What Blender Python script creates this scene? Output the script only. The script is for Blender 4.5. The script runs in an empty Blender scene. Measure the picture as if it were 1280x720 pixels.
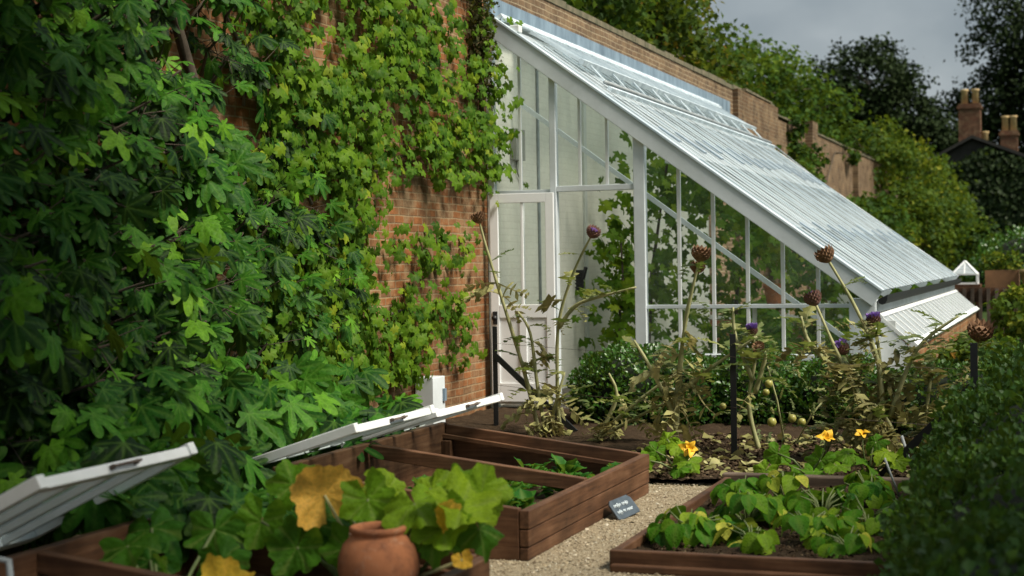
import bpy, math, random
import numpy as np
from mathutils import Vector, Matrix
random.seed(4)
rng = np.random.default_rng(11)
R = math.radians
sc = bpy.context.scene
col = sc.collection
PI = math.pi

# ------------------------------------------------------------------ materials
def new_mat(name):
    m = bpy.data.materials.new(name)
    m.use_nodes = True
    nt = m.node_tree
    nt.nodes.clear()
    return m, nt, nt.nodes, nt.links

def N(nt, t, **kw):
    n = nt.nodes.new(t)
    for k, v in kw.items():
        if k.startswith('i_'):
            n.inputs[k[2:].replace('_', ' ')].default_value = v
        else:
            setattr(n, k, v)
    return n

def ramp(nt, stops):
    n = nt.nodes.new('ShaderNodeValToRGB')
    cr = n.color_ramp
    while len(cr.elements) < len(stops):
        cr.elements.new(0.5)
    for e, (p, c) in zip(cr.elements, stops):
        e.position = p
        e.color = (c[0], c[1], c[2], 1)
    return n

def mixc(nt, a, b, f, mode='MIX'):
    n = nt.nodes.new('ShaderNodeMix')
    n.data_type = 'RGBA'
    n.blend_type = mode
    for sock, v in ((n.inputs[0], f), (n.inputs[6], a), (n.inputs[7], b)):
        if isinstance(v, bpy.types.NodeSocket):
            nt.links.new(v, sock)
        elif isinstance(v, (int, float)):
            sock.default_value = v
        else:
            sock.default_value = (v[0], v[1], v[2], 1)
    return n.outputs[2]

def out(nt, sh):
    o = nt.nodes.new('ShaderNodeOutputMaterial')
    nt.links.new(sh, o.inputs[0])
    return o

def coords(nt, scale=(1, 1, 1), kind='Object'):
    tc = nt.nodes.new('ShaderNodeTexCoord')
    mp = nt.nodes.new('ShaderNodeMapping')
    mp.inputs['Scale'].default_value = scale
    nt.links.new(tc.outputs[kind], mp.inputs[0])
    return mp.outputs[0]

def noise(nt, vec, scale, detail=4, rough=.55):
    n = nt.nodes.new('ShaderNodeTexNoise')
    n.inputs['Scale'].default_value = scale
    n.inputs['Detail'].default_value = detail
    n.inputs['Roughness'].default_value = rough
    nt.links.new(vec, n.inputs['Vector'])
    return n.outputs[0]

def bump(nt, h, strength=.4, dist=.01, normal=None):
    b = nt.nodes.new('ShaderNodeBump')
    b.inputs['Strength'].default_value = strength
    b.inputs['Distance'].default_value = dist
    nt.links.new(h, b.inputs['Height'])
    if normal is not None:
        nt.links.new(normal, b.inputs['Normal'])
    return b.outputs[0]

def leaf_mat(name, stops, vein=(.18, .26, .06), vein_f=.5, trans=.35, rough=.5, spec=.09, tcol=None, nscale=14, crinkle=0):
    m, nt, nd, lk = new_mat(name)
    a = N(nt, 'ShaderNodeAttribute', attribute_name='rnd')
    rp = ramp(nt, stops)
    lk.new(a.outputs['Fac'], rp.inputs[0])
    v = coords(nt)
    nz = noise(nt, v, nscale, 3)
    rn_ = ramp(nt, [(.3, (.72, .74, .70)), (.7, (1.22, 1.2, 1.15))])
    lk.new(nz, rn_.inputs[0])
    c1 = mixc(nt, rp.outputs[0], rn_.outputs[0], 1.0, 'MULTIPLY')
    va = N(nt, 'ShaderNodeAttribute', attribute_name='vein')
    mf = N(nt, 'ShaderNodeMath', operation='MULTIPLY')
    lk.new(va.outputs['Fac'], mf.inputs[0]); mf.inputs[1].default_value = vein_f
    c2 = mixc(nt, c1, vein, mf.outputs[0])
    p = N(nt, 'ShaderNodeBsdfPrincipled')
    lk.new(c2, p.inputs['Base Color'])
    p.inputs['Roughness'].default_value = rough
    p.inputs['Specular IOR Level'].default_value = spec
    if crinkle:
        vo = N(nt, 'ShaderNodeTexVoronoi', feature='DISTANCE_TO_EDGE'); vo.inputs['Scale'].default_value = crinkle
        lk.new(v, vo.inputs['Vector'])
        cl_ = ramp(nt, [(0, (1.35, 1.3, 1.2)), (.09, (1, 1, 1)), (.5, (.88, .9, .9))]); lk.new(vo.outputs[0], cl_.inputs[0])
        c2 = mixc(nt, c2, cl_.outputs[0], .8, 'MULTIPLY'); lk.new(c2, p.inputs['Base Color'])
        lk.new(bump(nt, vo.outputs[0], .5, .010), p.inputs['Normal'])
    t = N(nt, 'ShaderNodeBsdfTranslucent')
    tc = mixc(nt, c2, tcol or (.30, .42, .03), .45)
    lk.new(tc, t.inputs[0])
    mx = N(nt, 'ShaderNodeMixShader')
    mx.inputs[0].default_value = trans
    lk.new(p.outputs[0], mx.inputs[1]); lk.new(t.outputs[0], mx.inputs[2])
    out(nt, mx.outputs[0])
    return m

def plain(name, c, rough=.6, var=.25, scale=6, metallic=0, bmp=0, spec=.4, c2=None, mapscale=(1, 1, 1)):
    m, nt, nd, lk = new_mat(name)
    v = coords(nt, mapscale)
    nz = noise(nt, v, scale, 6, .65)
    lo = c2 or tuple(x * (1 - var) for x in c)
    hi = tuple(min(1, x * (1 + var * .6)) for x in c)
    rp = ramp(nt, [(.3, lo), (.7, hi)])
    lk.new(nz, rp.inputs[0])
    p = N(nt, 'ShaderNodeBsdfPrincipled')
    lk.new(rp.outputs[0], p.inputs['Base Color'])
    p.inputs['Roughness'].default_value = rough
    p.inputs['Metallic'].default_value = metallic
    p.inputs['Specular IOR Level'].default_value = spec
    if bmp:
        lk.new(bump(nt, nz, .5, bmp), p.inputs['Normal'])
    out(nt, p.outputs[0])
    return m

def wood(name, axis, base, light, dark):
    sx = [38, 38, 38]; sx[axis] = 2.2
    m, nt, nd, lk = new_mat(name)
    v = coords(nt, tuple(sx))
    g = noise(nt, v, 1.0, 6, .62)
    v2 = coords(nt)
    b = noise(nt, v2, 2.6, 5, .6)
    rp = ramp(nt, [(.25, dark), (.5, base), (.8, light)])
    lk.new(g, rp.inputs[0])
    rb = ramp(nt, [(.30, (.42, .42, .42)), (.55, (1.0, 1.0, 1.0)), (.74, (1.5, 1.6, 1.75))])
    lk.new(b, rb.inputs[0])
    c = mixc(nt, rp.outputs[0], rb.outputs[0], 1.0, 'MULTIPLY')
    p = N(nt, 'ShaderNodeBsdfPrincipled')
    lk.new(c, p.inputs['Base Color'])
    p.inputs['Roughness'].default_value = .62
    p.inputs['Specular IOR Level'].default_value = .3
    lk.new(bump(nt, g, .5, .004), p.inputs['Normal'])
    out(nt, p.outputs[0])
    return m

def brick(name, ca, cb, mort, axis='X', dirt=.5, whitewash=0.0, bs=1.0):
    m, nt, nd, lk = new_mat(name)
    tc = N(nt, 'ShaderNodeTexCoord')
    sp = N(nt, 'ShaderNodeSeparateXYZ'); lk.new(tc.outputs['Object'], sp.inputs[0])
    cm = N(nt, 'ShaderNodeCombineXYZ')
    if axis == 'X':
        lk.new(sp.outputs['Y'], cm.inputs[0])
    elif axis == 'Y':
        lk.new(sp.outputs['X'], cm.inputs[0])
    else:
        ad = N(nt, 'ShaderNodeMath', operation='ADD')
        lk.new(sp.outputs['X'], ad.inputs[0]); lk.new(sp.outputs['Y'], ad.inputs[1])
        lk.new(ad.outputs[0], cm.inputs[0])
    lk.new(sp.outputs['Z'], cm.inputs[1])
    # slight wobble so that the courses are not ruler straight
    wob = N(nt, 'ShaderNodeTexNoise'); wob.inputs['Scale'].default_value = 2.2
    lk.new(cm.outputs[0], wob.inputs['Vector'])
    sb = N(nt, 'ShaderNodeVectorMath', operation='SUBTRACT'); lk.new(wob.outputs['Color'], sb.inputs[0]); sb.inputs[1].default_value = (.5, .5, .5)
    ml = N(nt, 'ShaderNodeVectorMath', operation='SCALE'); lk.new(sb.outputs[0], ml.inputs[0]); ml.inputs['Scale'].default_value = .03
    av = N(nt, 'ShaderNodeVectorMath', operation='ADD'); lk.new(cm.outputs[0], av.inputs[0]); lk.new(ml.outputs[0], av.inputs[1])
    bt = N(nt, 'ShaderNodeTexBrick')
    bt.inputs['Scale'].default_value = 1
    bt.inputs['Brick Width'].default_value = .225
    bt.inputs['Row Height'].default_value = .076
    bt.inputs['Mortar Size'].default_value = .009
    bt.inputs['Mortar Smooth'].default_value = .4
    bt.inputs['Color1'].default_value = (*ca, 1)
    bt.inputs['Color2'].default_value = (*cb, 1)
    bt.inputs['Mortar'].default_value = (*mort, 1)
    bt.inputs['Bias'].default_value = -.1
    lk.new(av.outputs[0], bt.inputs['Vector'])
    n1 = noise(nt, cm.outputs[0], 1.1, 6, .65)
    r1 = ramp(nt, [(.34, (.42, .40, .38)), (.52, (.9, .9, .9)), (.66, (1.2, 1.2, 1.15))])
    lk.new(n1, r1.inputs[0])
    c = mixc(nt, bt.outputs[0], r1.outputs[0], dirt, 'MULTIPLY')
    n2 = noise(nt, cm.outputs[0], 26, 5, .7)
    r2 = ramp(nt, [(.3, (.6, .58, .55)), (.7, (1.25, 1.2, 1.15))])
    lk.new(n2, r2.inputs[0])
    c = mixc(nt, c, r2.outputs[0], .75 * bs, 'MULTIPLY')
    # pale lime bloom in patches
    n3 = noise(nt, cm.outputs[0], 3.4, 6, .7)
    r3 = ramp(nt, [(.47, (0, 0, 0)), (.68, (1, 1, 1))])
    lk.new(n3, r3.inputs[0])
    c = mixc(nt, c, (.35, .25, .145), mixf(nt, r3.outputs[0], .45 if not whitewash else whitewash))
    p = N(nt, 'ShaderNodeBsdfPrincipled')
    lk.new(c, p.inputs['Base Color'])
    p.inputs['Roughness'].default_value = .9
    p.inputs['Specular IOR Level'].default_value = .15
    inv = N(nt, 'ShaderNodeMath', operation='SUBTRACT'); inv.inputs[0].default_value = 1
    lk.new(bt.outputs['Fac'], inv.inputs[1])
    b1 = bump(nt, inv.outputs[0], .7 * bs, .008)
    lk.new(bump(nt, n2, .45 * bs, .006, b1), p.inputs['Normal'])
    out(nt, p.outputs[0])
    return m

def mixf(nt, sock, f):
    n = N(nt, 'ShaderNodeMath', operation='MULTIPLY')
    nt.links.new(sock, n.inputs[0]); n.inputs[1].default_value = f
    return n.outputs[0]

def glass_mat(name, tint=(.93, .97, .95), haze=.0, hz_col=(.7, .75, .75), streak=(1, 1, 1), rough=.02, ior_f=.06):
    """thin pane: mostly clear, fresnel reflection, a film of dirt or whitewash"""
    m, nt, nd, lk = new_mat(name)
    t = N(nt, 'ShaderNodeBsdfTransparent'); t.inputs[0].default_value = (*tint, 1)
    g = N(nt, 'ShaderNodeBsdfGlossy'); g.inputs['Roughness'].default_value = rough
    lw = N(nt, 'ShaderNodeFresnel'); lw.inputs[0].default_value = 1.45
    mx = N(nt, 'ShaderNodeMixShader')
    lk.new(lw.outputs[0], mx.inputs[0]); lk.new(t.outputs[0], mx.inputs[1]); lk.new(g.outputs[0], mx.inputs[2])
    sh = mx.outputs[0]
    if haze:
        v = coords(nt, streak)
        nz = noise(nt, v, 3, 6, .7)
        rp = ramp(nt, [(.3, (haze * .45,) * 3), (.7, (min(1, haze * 1.4),) * 3)])
        lk.new(nz, rp.inputs[0])
        d = N(nt, 'ShaderNodeBsdfDiffuse'); d.inputs[0].default_value = (*hz_col, 1)
        tl = N(nt, 'ShaderNodeBsdfTranslucent'); tl.inputs[0].default_value = (*hz_col, 1)
        m2 = N(nt, 'ShaderNodeMixShader'); m2.inputs[0].default_value = .5
        lk.new(d.outputs[0], m2.inputs[1]); lk.new(tl.outputs[0], m2.inputs[2])
        m3 = N(nt, 'ShaderNodeMixShader')
        lk.new(rp.outputs[0], m3.inputs[0]); lk.new(sh, m3.inputs[1]); lk.new(m2.outputs[0], m3.inputs[2])
        sh = m3.outputs[0]
    out(nt, sh)
    return m

M = {}
M['doorpaint'] = plain('fresh_white_door_paint', (.90, .91, .92), .35, .04, 3, c2=(.82, .84, .84))
M['paint'] = plain('greenhouse_paint', (.74, .79, .83), .45, .12, 2.2, bmp=.002, c2=(.60, .65, .66))
M['white'] = plain('white_gloss_paint', (.86, .87, .88), .38, .06, 2.6, c2=(.70, .73, .70), bmp=.001)
M['roofbar'] = plain('weathered_roof_paint', (.66, .73, .77), .5, .3, 1.3, c2=(.38, .47, .53), mapscale=(1, 5, 1))
M['bar_shadow'] = plain('shadow_toned_bar_side', (.40, .45, .47), .8, .5, 3, c2=(.12, .15, .16))  # dark tone on bar sides paints the gap shadows between roof bars
M['limewash'] = brick('limewashed_brick', (.84, .83, .74), (.82, .81, .72), (.79, .78, .69), 'X', .18, .02, .25)
M['glass'] = glass_mat('clear_pane', haze=.045)
M['roofglass'] = glass_mat('shaded_roof_pane', haze=.80, hz_col=(.70, .77, .81), streak=(.8, 7, .8), rough=.12)  # whitewash film; its streaks also paint in shadow lines between the bars
M['lidglass'] = glass_mat('cold_frame_pane', tint=(.75, .84, .84), haze=.30, hz_col=(.34, .42, .45), streak=(1, 6, 1), rough=.08)
M['lead'] = plain('lead_sheet', (.20, .27, .33), .5, .5, 3.5, spec=.5, c2=(.11, .16, .21), mapscale=(1, 1.6, .5))
M['brick'] = brick('old_red_brick', (.31, .125, .048), (.18, .10, .052), (.31, .22, .13), 'X', 1.0, .8, .8)
M['brickend'] = brick('old_red_brick_end', (.40, .16, .08), (.32, .16, .09), (.43, .35, .26), 'Y', .8)
M['bricktan'] = brick('weathered_tan_brick', (.21, .14, .085), (.14, .095, .065), (.38, .31, .21), 'X', .8)
M['brickfar'] = brick('weathered_far_brick', (.17, .105, .06), (.115, .08, .052), (.25, .20, .14), 'X', .85, .6)
M['bricktan2'] = brick('chimney_brick', (.15, .06, .035), (.10, .05, .03), (.18, .13, .09), 'D', .8)
M['coping'] = plain('mossy_coping', (.16, .13, .085), .95, .5, 5, bmp=.02, c2=(.07, .075, .04))
W_ = ((.115, .052, .024), (.185, .098, .052), (.045, .021, .011))
M['wood_x'] = wood('brown_stained_wood_x', 0, *W_)
M['wood_y'] = wood('brown_stained_wood_y', 1, *W_)
M['wood_z'] = wood('brown_stained_wood_z', 2, *W_)
M['wood_weathered'] = wood('weathered_edge_wood', 0, (.15, .105, .075), (.24, .18, .13), (.07, .045, .03))
M['wood_grey'] = wood('grey_fence_wood', 2, (.12, .085, .065), (.17, .13, .1), (.06, .045, .035))
M['iron'] = plain('black_painted_steel', (.018, .019, .021), .5, .3, 9)
M['steel'] = plain('worn_steel', (.38, .40, .40), .4, .3, 20, metallic=.7)
M['galv'] = plain('galvanised_steel', (.30, .33, .34), .5, .3, 10)
M['slate'] = plain('slate', (.075, .10, .125), .55, .4, 14, bmp=.003)
M['chalk'] = plain('white_paint_lettering', (.62, .70, .74), .8, .15, 60)
M['terracotta'] = plain('terracotta', (.50, .22, .12), .8, .3, 9, bmp=.003, c2=(.24, .095, .05), mapscale=(1, 1, 1.8))
def aged(name, base, dark, pale, sc_=6):
    m, nt, nd, lk = new_mat(name)
    v = coords(nt)
    a = noise(nt, v, sc_, 6, .7); b = noise(nt, v, sc_ * 2.7, 7, .75)
    r1 = ramp(nt, [(.34, dark), (.52, base), (.75, tuple(x * 1.15 for x in base))]); lk.new(a, r1.inputs[0])
    r2 = ramp(nt, [(.55, (0, 0, 0)), (.7, (.65, .65, .65))]); lk.new(b, r2.inputs[0])
    c = mixc(nt, r1.outputs[0], pale, r2.outputs[0])
    p = N(nt, 'ShaderNodeBsdfPrincipled'); lk.new(c, p.inputs['Base Color']); p.inputs['Roughness'].default_value = .85
    p.inputs['Specular IOR Level'].default_value = .15
    lk.new(bump(nt, b, .4, .004), p.inputs['Normal'])
    out(nt, p.outputs[0])
    return m
M['terracotta'] = aged('terracotta', (.42, .165, .075), (.22, .09, .05), (.46, .30, .20), 7)
M['terracotta2'] = plain('pale_chimney_pot_clay', (.50, .36, .17), .8, .3, 5)
M['stem_green'] = plain('green_stem', (.17, .20, .08), .6, .35, 8, c2=(.10, .14, .04))
M['stem_straw'] = plain('drying_stem', (.38, .36, .18), .7, .35, 9, c2=(.22, .24, .10))
M['bark'] = plain('grey_bark', (.09, .07, .05), .9, .4, 12, bmp=.01)
M['bark_dark'] = plain('dark_bark', (.035, .03, .024), .9, .4, 8)
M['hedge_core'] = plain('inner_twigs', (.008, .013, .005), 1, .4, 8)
M['stakes'] = plain('bleached_cane', (.42, .45, .45), .6, .2, 10)
M['roof_dark'] = plain('dark_roof_tiles', (.03, .028, .025), .9, .4, 4)
M['rust'] = plain('rusty_iron', (.11, .08, .06), .7, .4, 20)
M['yellow'] = plain('yellow_petal', (.85, .50, .02), .6, .15, 20)
M['purple'] = plain('violet_florets', (.28, .16, .52), .8, .3, 40)
M['headbrown'] = plain('dry_brown_bracts', (.24, .13, .065), .85, .5, 30, c2=(.09, .05, .03))
M['headpurple'] = plain('purple_brown_bracts', (.20, .085, .08), .8, .4, 30, c2=(.10, .07, .035))
M['fruit'] = plain('ripening_fruit', (.33, .31, .08), .35, .25, 8)
G = lambda *a: a
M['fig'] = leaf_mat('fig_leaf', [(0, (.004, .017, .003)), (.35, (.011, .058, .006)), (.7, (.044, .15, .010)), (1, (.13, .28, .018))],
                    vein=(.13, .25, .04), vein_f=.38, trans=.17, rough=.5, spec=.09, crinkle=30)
M['vine'] = leaf_mat('grape_leaf', [(0, (.022, .075, .008)), (.4, (.065, .155, .010)), (.8, (.12, .225, .012)), (1, (.22, .29, .02))],
                     vein=(.2, .28, .05), vein_f=.4, trans=.36)
M['squash'] = leaf_mat('squash_leaf', [(0, (.016, .085, .010)), (.5, (.085, .21, .012)), (1, (.24, .36, .02))], vein=(.26, .34, .08), vein_f=.55, trans=.38, nscale=9, crinkle=42)
M['squash_yellow'] = leaf_mat('yellowing_leaf', [(0, (.55, .40, .03)), (.5, (.74, .46, .06)), (1, (.76, .43, .11))], vein=(.60, .30, .06), vein_f=.35, trans=.35, tcol=(.8, .45, .06), nscale=7, crinkle=36)
M['bean'] = leaf_mat('bean_leaf', [(0, (.016, .085, .010)), (.45, (.06, .19, .010)), (.8, (.18, .30, .014)), (1, (.50, .50, .07))], vein=(.16, .24, .04), vein_f=.4, trans=.34, nscale=10, crinkle=60)
M['box'] = leaf_mat('box_leaf', [(0, (.012, .06, .008)), (.6, (.032, .12, .012)), (1, (.08, .19, .02))], trans=.2, rough=.35, spec=.5)
M['boxdark'] = leaf_mat('dark_hedge_leaf', [(0, (.012, .045, .007)), (.6, (.026, .085, .010)), (1, (.10, .20, .022))], trans=.15, rough=.5, spec=.25)
M['lettuce'] = leaf_mat('seedling_leaf', [(0, (.02, .11, .015)), (1, (.07, .22, .025))], trans=.35)
M['card'] = leaf_mat('cardoon_leaf', [(0, (.075, .12, .04)), (.6, (.15, .19, .06)), (1, (.30, .29, .10))], vein=(.3, .32, .16), vein_f=.5, trans=.3, rough=.6, spec=.2)
M['dry'] = leaf_mat('dry_leaf', [(0, (.18, .165, .06)), (.5, (.33, .32, .12)), (1, (.50, .48, .23))], vein=(.4, .34, .2), vein_f=.4, trans=.25, rough=.8, spec=.1, tcol=(.35, .25, .08))
M['tree_a'] = leaf_mat('olive_green_leaf', [(0, (.010, .026, .004)), (.5, (.034, .068, .005)), (.8, (.10, .115, .007)), (1, (.22, .10, .010))], trans=.22, spec=.08, rough=.6)
M['tree_b'] = leaf_mat('mid_green_leaf', [(0, (.006, .026, .004)), (.6, (.026, .075, .006)), (1, (.10, .15, .010))], trans=.22, spec=.08, rough=.6)
M['tree_dark'] = leaf_mat('dark_tree_leaf', [(0, (.004, .010, .005)), (1, (.010, .022, .009))], trans=.12, rough=.7, spec=.1, tcol=(.02, .04, .01))
M['tree_yel'] = leaf_mat('yellow_green_leaf', [(0, (.012, .038, .004)), (.6, (.05, .088, .006)), (1, (.17, .17, .010))], trans=.24, spec=.08, rough=.6)
M['brownfol'] = leaf_mat('brown_creeper_leaf', [(0, (.022, .022, .010)), (.6, (.05, .042, .02)), (1, (.10, .06, .025))], trans=.15)
M['ivy'] = leaf_mat('ivy_leaf', [(0, (.006, .014, .006)), (1, (.014, .03, .010))], trans=.12, rough=.6, spec=.2)

# ------------------------------------------------------------------ object helpers
def setp(o, label=None, cat=None, group=None, kind=None):
    if label: o['label'] = label
    if cat: o['category'] = cat
    if group: o['group'] = group
    if kind: o['kind'] = kind
    return o

def empty(name, loc, label, cat, group=None, rz=0):
    o = bpy.data.objects.new(name, None)
    o.empty_display_size = .1
    o.location = loc
    o.rotation_euler = (0, 0, rz)
    col.objects.link(o)
    return setp(o, label, cat, group)

def link(name, me, mat, parent=None, world=True):
    o = bpy.data.objects.new(name, me)
    me.materials.append(mat)
    col.objects.link(o)
    if parent is not None:
        o.parent = parent
        if world:
            # geometry was given in world coordinates: undo the parents' placement
            o.matrix_parent_inverse = chain(parent).inverted()
    return o

def chain(o):
    m = Matrix.LocRotScale(o.location, o.rotation_euler, o.scale)
    if o.parent is not None:
        m = chain(o.parent) @ o.matrix_parent_inverse @ m
    return m

class MB:
    def __init__(s):
        s.v = []; s.f = []; s.sm = []
    def add(s, v, f, smooth=False):
        o = len(s.v)
        s.v += [tuple(p) for p in v]
        s.f += [tuple(i + o for i in q) for q in f]
        s.sm += [smooth] * len(f)
        return s
    def box(s, x0, x1, y0, y1, z0, z1):
        v = [(x, y, z) for z in (z0, z1) for y in (y0, y1) for x in (x0, x1)]
        return s.add(v, [(0, 2, 3, 1), (4, 5, 7, 6), (0, 1, 5, 4), (1, 3, 7, 5), (3, 2, 6, 7), (2, 0, 4, 6)])
    def bar(s, p, q, w, h, up=(0, 0, 1), roll=0):
        p = Vector(p); q = Vector(q)
        d = (q - p).normalized()
        up = Vector(up)
        x = d.cross(up)
        if x.length < 1e-4: x = d.cross(Vector((0, 1, 0)))
        x.normalize()
        z = x.cross(d).normalized()
        v = []
        for e in (p, q):
            for a, b in ((-1, -1), (1, -1), (1, 1), (-1, 1)):
                v.append(e + x * a * w / 2 + z * b * h / 2)
        return s.add(v, [(0, 1, 2, 3), (7, 6, 5, 4), (0, 4, 5, 1), (1, 5, 6, 2), (2, 6, 7, 3), (3, 7, 4, 0)])
    def tube(s, pts, r, n=8, caps=True):
        pts = [Vector(p) for p in pts]
        if not isinstance(r, (list, tuple)): r = [r] * len(pts)
        rings = []
        ref = Vector((0.31, 0.17, 0.93))
        for i, p in enumerate(pts):
            d = (pts[min(i + 1, len(pts) - 1)] - pts[max(i - 1, 0)]).normalized()
            x = d.cross(ref)
            if x.length < .05: x = d.cross(Vector((1, 0, 0)))
            x.normalize(); y = d.cross(x)
            rings.append([p + (x * math.cos(2 * PI * k / n) + y * math.sin(2 * PI * k / n)) * r[i] for k in range(n)])
        v = [p for rg in rings for p in rg]
        f = []
        for i in range(len(pts) - 1):
            for k in range(n):
                a = i * n + k; b = i * n + (k + 1) % n
                f.append((a, b, b + n, a + n))
        if caps:
            f.append(tuple(range(n - 1, -1, -1)))
            f.append(tuple((len(pts) - 1) * n + k for k in range(n)))
        return s.add(v, f, True)
    def lathe(s, prof, c=(0, 0, 0), n=32):
        v = []; f = []
        for r, z in prof:
            for k in range(n):
                v.append((c[0] + r * math.cos(2 * PI * k / n), c[1] + r * math.sin(2 * PI * k / n), c[2] + z))
        for i in range(len(prof) - 1):
            for k in range(n):
                a = i * n + k; b = i * n + (k + 1) % n
                f.append((a, b, b + n, a + n))
        return s.add(v, f, True)
    def build(s, name, mat, parent=None, bevel=0, world=True):
        me = bpy.data.meshes.new(name)
        me.from_pydata(s.v, [], s.f)
        me.polygons.foreach_set('use_smooth', s.sm)
        me.validate(); me.update()
        o = link(name, me, mat, parent, world)
        if bevel:
            b = o.modifiers.new('edge', 'BEVEL')
            b.width = bevel; b.segments = 2; b.limit_method = 'ANGLE'; b.angle_limit = R(40)
        return o

def unit(a):
    return a / np.maximum(1e-9, np.linalg.norm(a, axis=-1, keepdims=True))

# ------------------------------------------------------------------ leaf templates (base at origin, axis +Y, upper face +Z)
def polar_leaf(rf, n=40, rings=2, z=lambda t, r, v: 0, th0=2.75, axes=(0,)):
    V = [(0, 0, 0)]; vein = [1.0]; F = []
    ths = np.linspace(-th0, th0, n)
    for k in range(1, rings + 1):
        for t in ths:
            r = rf(t) * k / rings
            d = min(abs(t - a) for a in axes)
            vn = max(0, 1 - d / .13) * (1 - .3 * k / rings)
            V.append((r * math.sin(t), r * math.cos(t), z(t, r, d))); vein.append(vn)
    for i in range(n - 1):
        F.append((0, 1 + i, 2 + i))
    for k in range(rings - 1):
        for i in range(n - 1):
            a = 1 + k * n + i
            F.append((a, a + n, a + n + 1, a + 1))
    return np.array(V, float), F, np.array(vein)

def lobed(angles, lens, w, floor, tipw=1.0):
    def rf(t):
        b = floor
        for a, L in zip(angles, lens):
            d = abs(t - a)
            if d < 1.2:
                s = math.sin(d) + 1e-6
                r = min(w * L / s * 1.0, L * max(0, 1 - (d / (w * 1.25)) ** 2 * .24))
                # spatulate, rounded end
                r = min(r, L)
                if r > b: b = r
        return b
    return rf

FA = (0, .72, -.72, 1.5, -1.5)
FIG = [polar_leaf(lobed(FA, (1, .88, .88, .56, .56), w, .27), 60, 3,
                  (lambda dr, ph: lambda t, r, d: -dr * r * r + .13 * min(d, .25) * r + .09 * r * r * math.sin(2.6 * t + ph))(dr, ph), 2.6, FA) for w, dr, ph in ((.17, .18, 0), (.215, .30, 1.5), (.15, .06, 3), (.19, .42, 4.4))]
VA = (0, .95, -.95, 1.9, -1.9)
def vine_rf(t):
    b = .82 + .15 * math.cos(t * 6.6) + .10 * max(0, 1 - abs(t) / .35)
    b *= 1 + .06 * math.sin(t * 17)
    if abs(t) > 2.3: b *= 1 - (abs(t) - 2.3) * .35
    return b * .8
VINE = [polar_leaf(vine_rf, 30, 2, (lambda dr: lambda t, r, d: -dr * r * r + .12 * min(d, .45) * r)(dr), 2.8, VA) for dr in (.2, .42)]
def squash_rf_gen(seed):
    rr = random.Random(seed)
    p = [rr.uniform(0, 6.28) for _ in range(4)]
    def rf(t):
        b = .80 + .11 * math.cos(t * 5 + .3 * math.sin(p[0])) + .05 * math.sin(t * 11 + p[1]) + .05 * abs(math.sin(t * 13 + p[2]))
        if abs(t) > 2.4: b *= 1 - (abs(t) - 2.4) * .3
        return b
    return rf
def squash_leaf(seed, cup=.12, ruff=.11):
    rr = random.Random(seed * 7 + 1)
    p = [rr.uniform(0, 6.28) for _ in range(4)]
    ax = (0, 1.05, -1.05, 2.0, -2.0)
    def zz(t, r, d):
        x, y = r * math.sin(t), r * math.cos(t)
        cr = .030 * math.sin(13 * x + p[0] + 3 * math.sin(9 * y)) * math.sin(12 * y + p[1]) + .016 * math.sin(27 * x + p[2]) * math.sin(25 * y + p[3])
        return -cup * r * r + ruff * r * r * math.sin(t * 4.3 + p[0]) + .07 * r * r * math.sin(t * 9 + p[1]) + .07 * (1 - math.exp(-d * 5)) * r + cr * min(1, r * 3)
    return polar_leaf(squash_rf_gen(seed), 84, 9, zz, 2.98, ax)
def wither_leaf(seed):
    rr = random.Random(seed)
    p = [rr.uniform(0, 6.28) for _ in range(4)]
    rf = lambda t: (.88 + .06 * math.cos(t * 3 + p[0]) + .05 * math.sin(t * 7 + p[1]) + .035 * math.sin(t * 19 + p[2])) * (1 if abs(t) < 2.3 else 1 - (abs(t) - 2.3) * .4)
    zz = lambda t, r, d: .42 * r * r + .20 * r * r * math.sin(t * 3.2 + p[0]) + .08 * r * r * math.sin(t * 8 + p[1]) + (.012 * math.sin(t * 17 + p[2]) * r + .03 * math.sin(11 * r * math.sin(t) + p[3]) * math.sin(10 * r * math.cos(t)) * r)
    return polar_leaf(rf, 80, 8, zz, 2.98, (0, .8, -.8, 1.7, -1.7))
WITHER = [wither_leaf(3), wither_leaf(8)]
SQ = [squash_leaf(s, c, r) for s, c, r in ((1, .3, .18), (2, -.25, .16), (3, .45, .2), (4, .15, .25))]
def ovate(L=1, w=.40, seg=7, droop=.25, fold=.18, wav=0.02):
    V = []; vein = []; F = []
    for i in range(seg + 1):
        t = i / seg
        hw = w * (math.sin(PI * min(1, t ** .72)) ** .8 if 0 < t < 1 else 0) * (1 if t < .6 else 1 - (t - .6) * .35)
        z = -droop * t * t
        for s in (-1, -.5, 0, .5, 1):
            V.append((s * hw, t * L, z + fold * abs(s) * hw + (wav * math.sin(9 * t + s * 3) if abs(s) == 1 else 0)))
            vein.append(1 if s == 0 else 0)
    for i in range(seg):
        for k in range(4):
            a = i * 5 + k
            F.append((a, a + 1, a + 6, a + 5))
    return np.array(V), F, np.array(vein, float)
BEAN = [ovate(droop=d, fold=f) for d, f in ((.2, .2), (.45, .1), (.1, .35))]
LETT = [ovate(w=.5, droop=d, fold=.3, wav=.06) for d in (.1, .4)]
RH = [(np.array([(0, 0, 0), (-.28, .45, .07), (.28, .45, .07), (0, 1, -.1)]), [(0, 3, 1), (0, 2, 3)], np.array([.3, 0, 0, .2]))]
RH2 = [(np.array([(0, 0, 0), (-.42, .5, .1), (.42, .5, .1), (0, 1, -.15)]), [(0, 3, 1), (0, 2, 3)], np.array([.3, 0, 0, .2]))]
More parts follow.
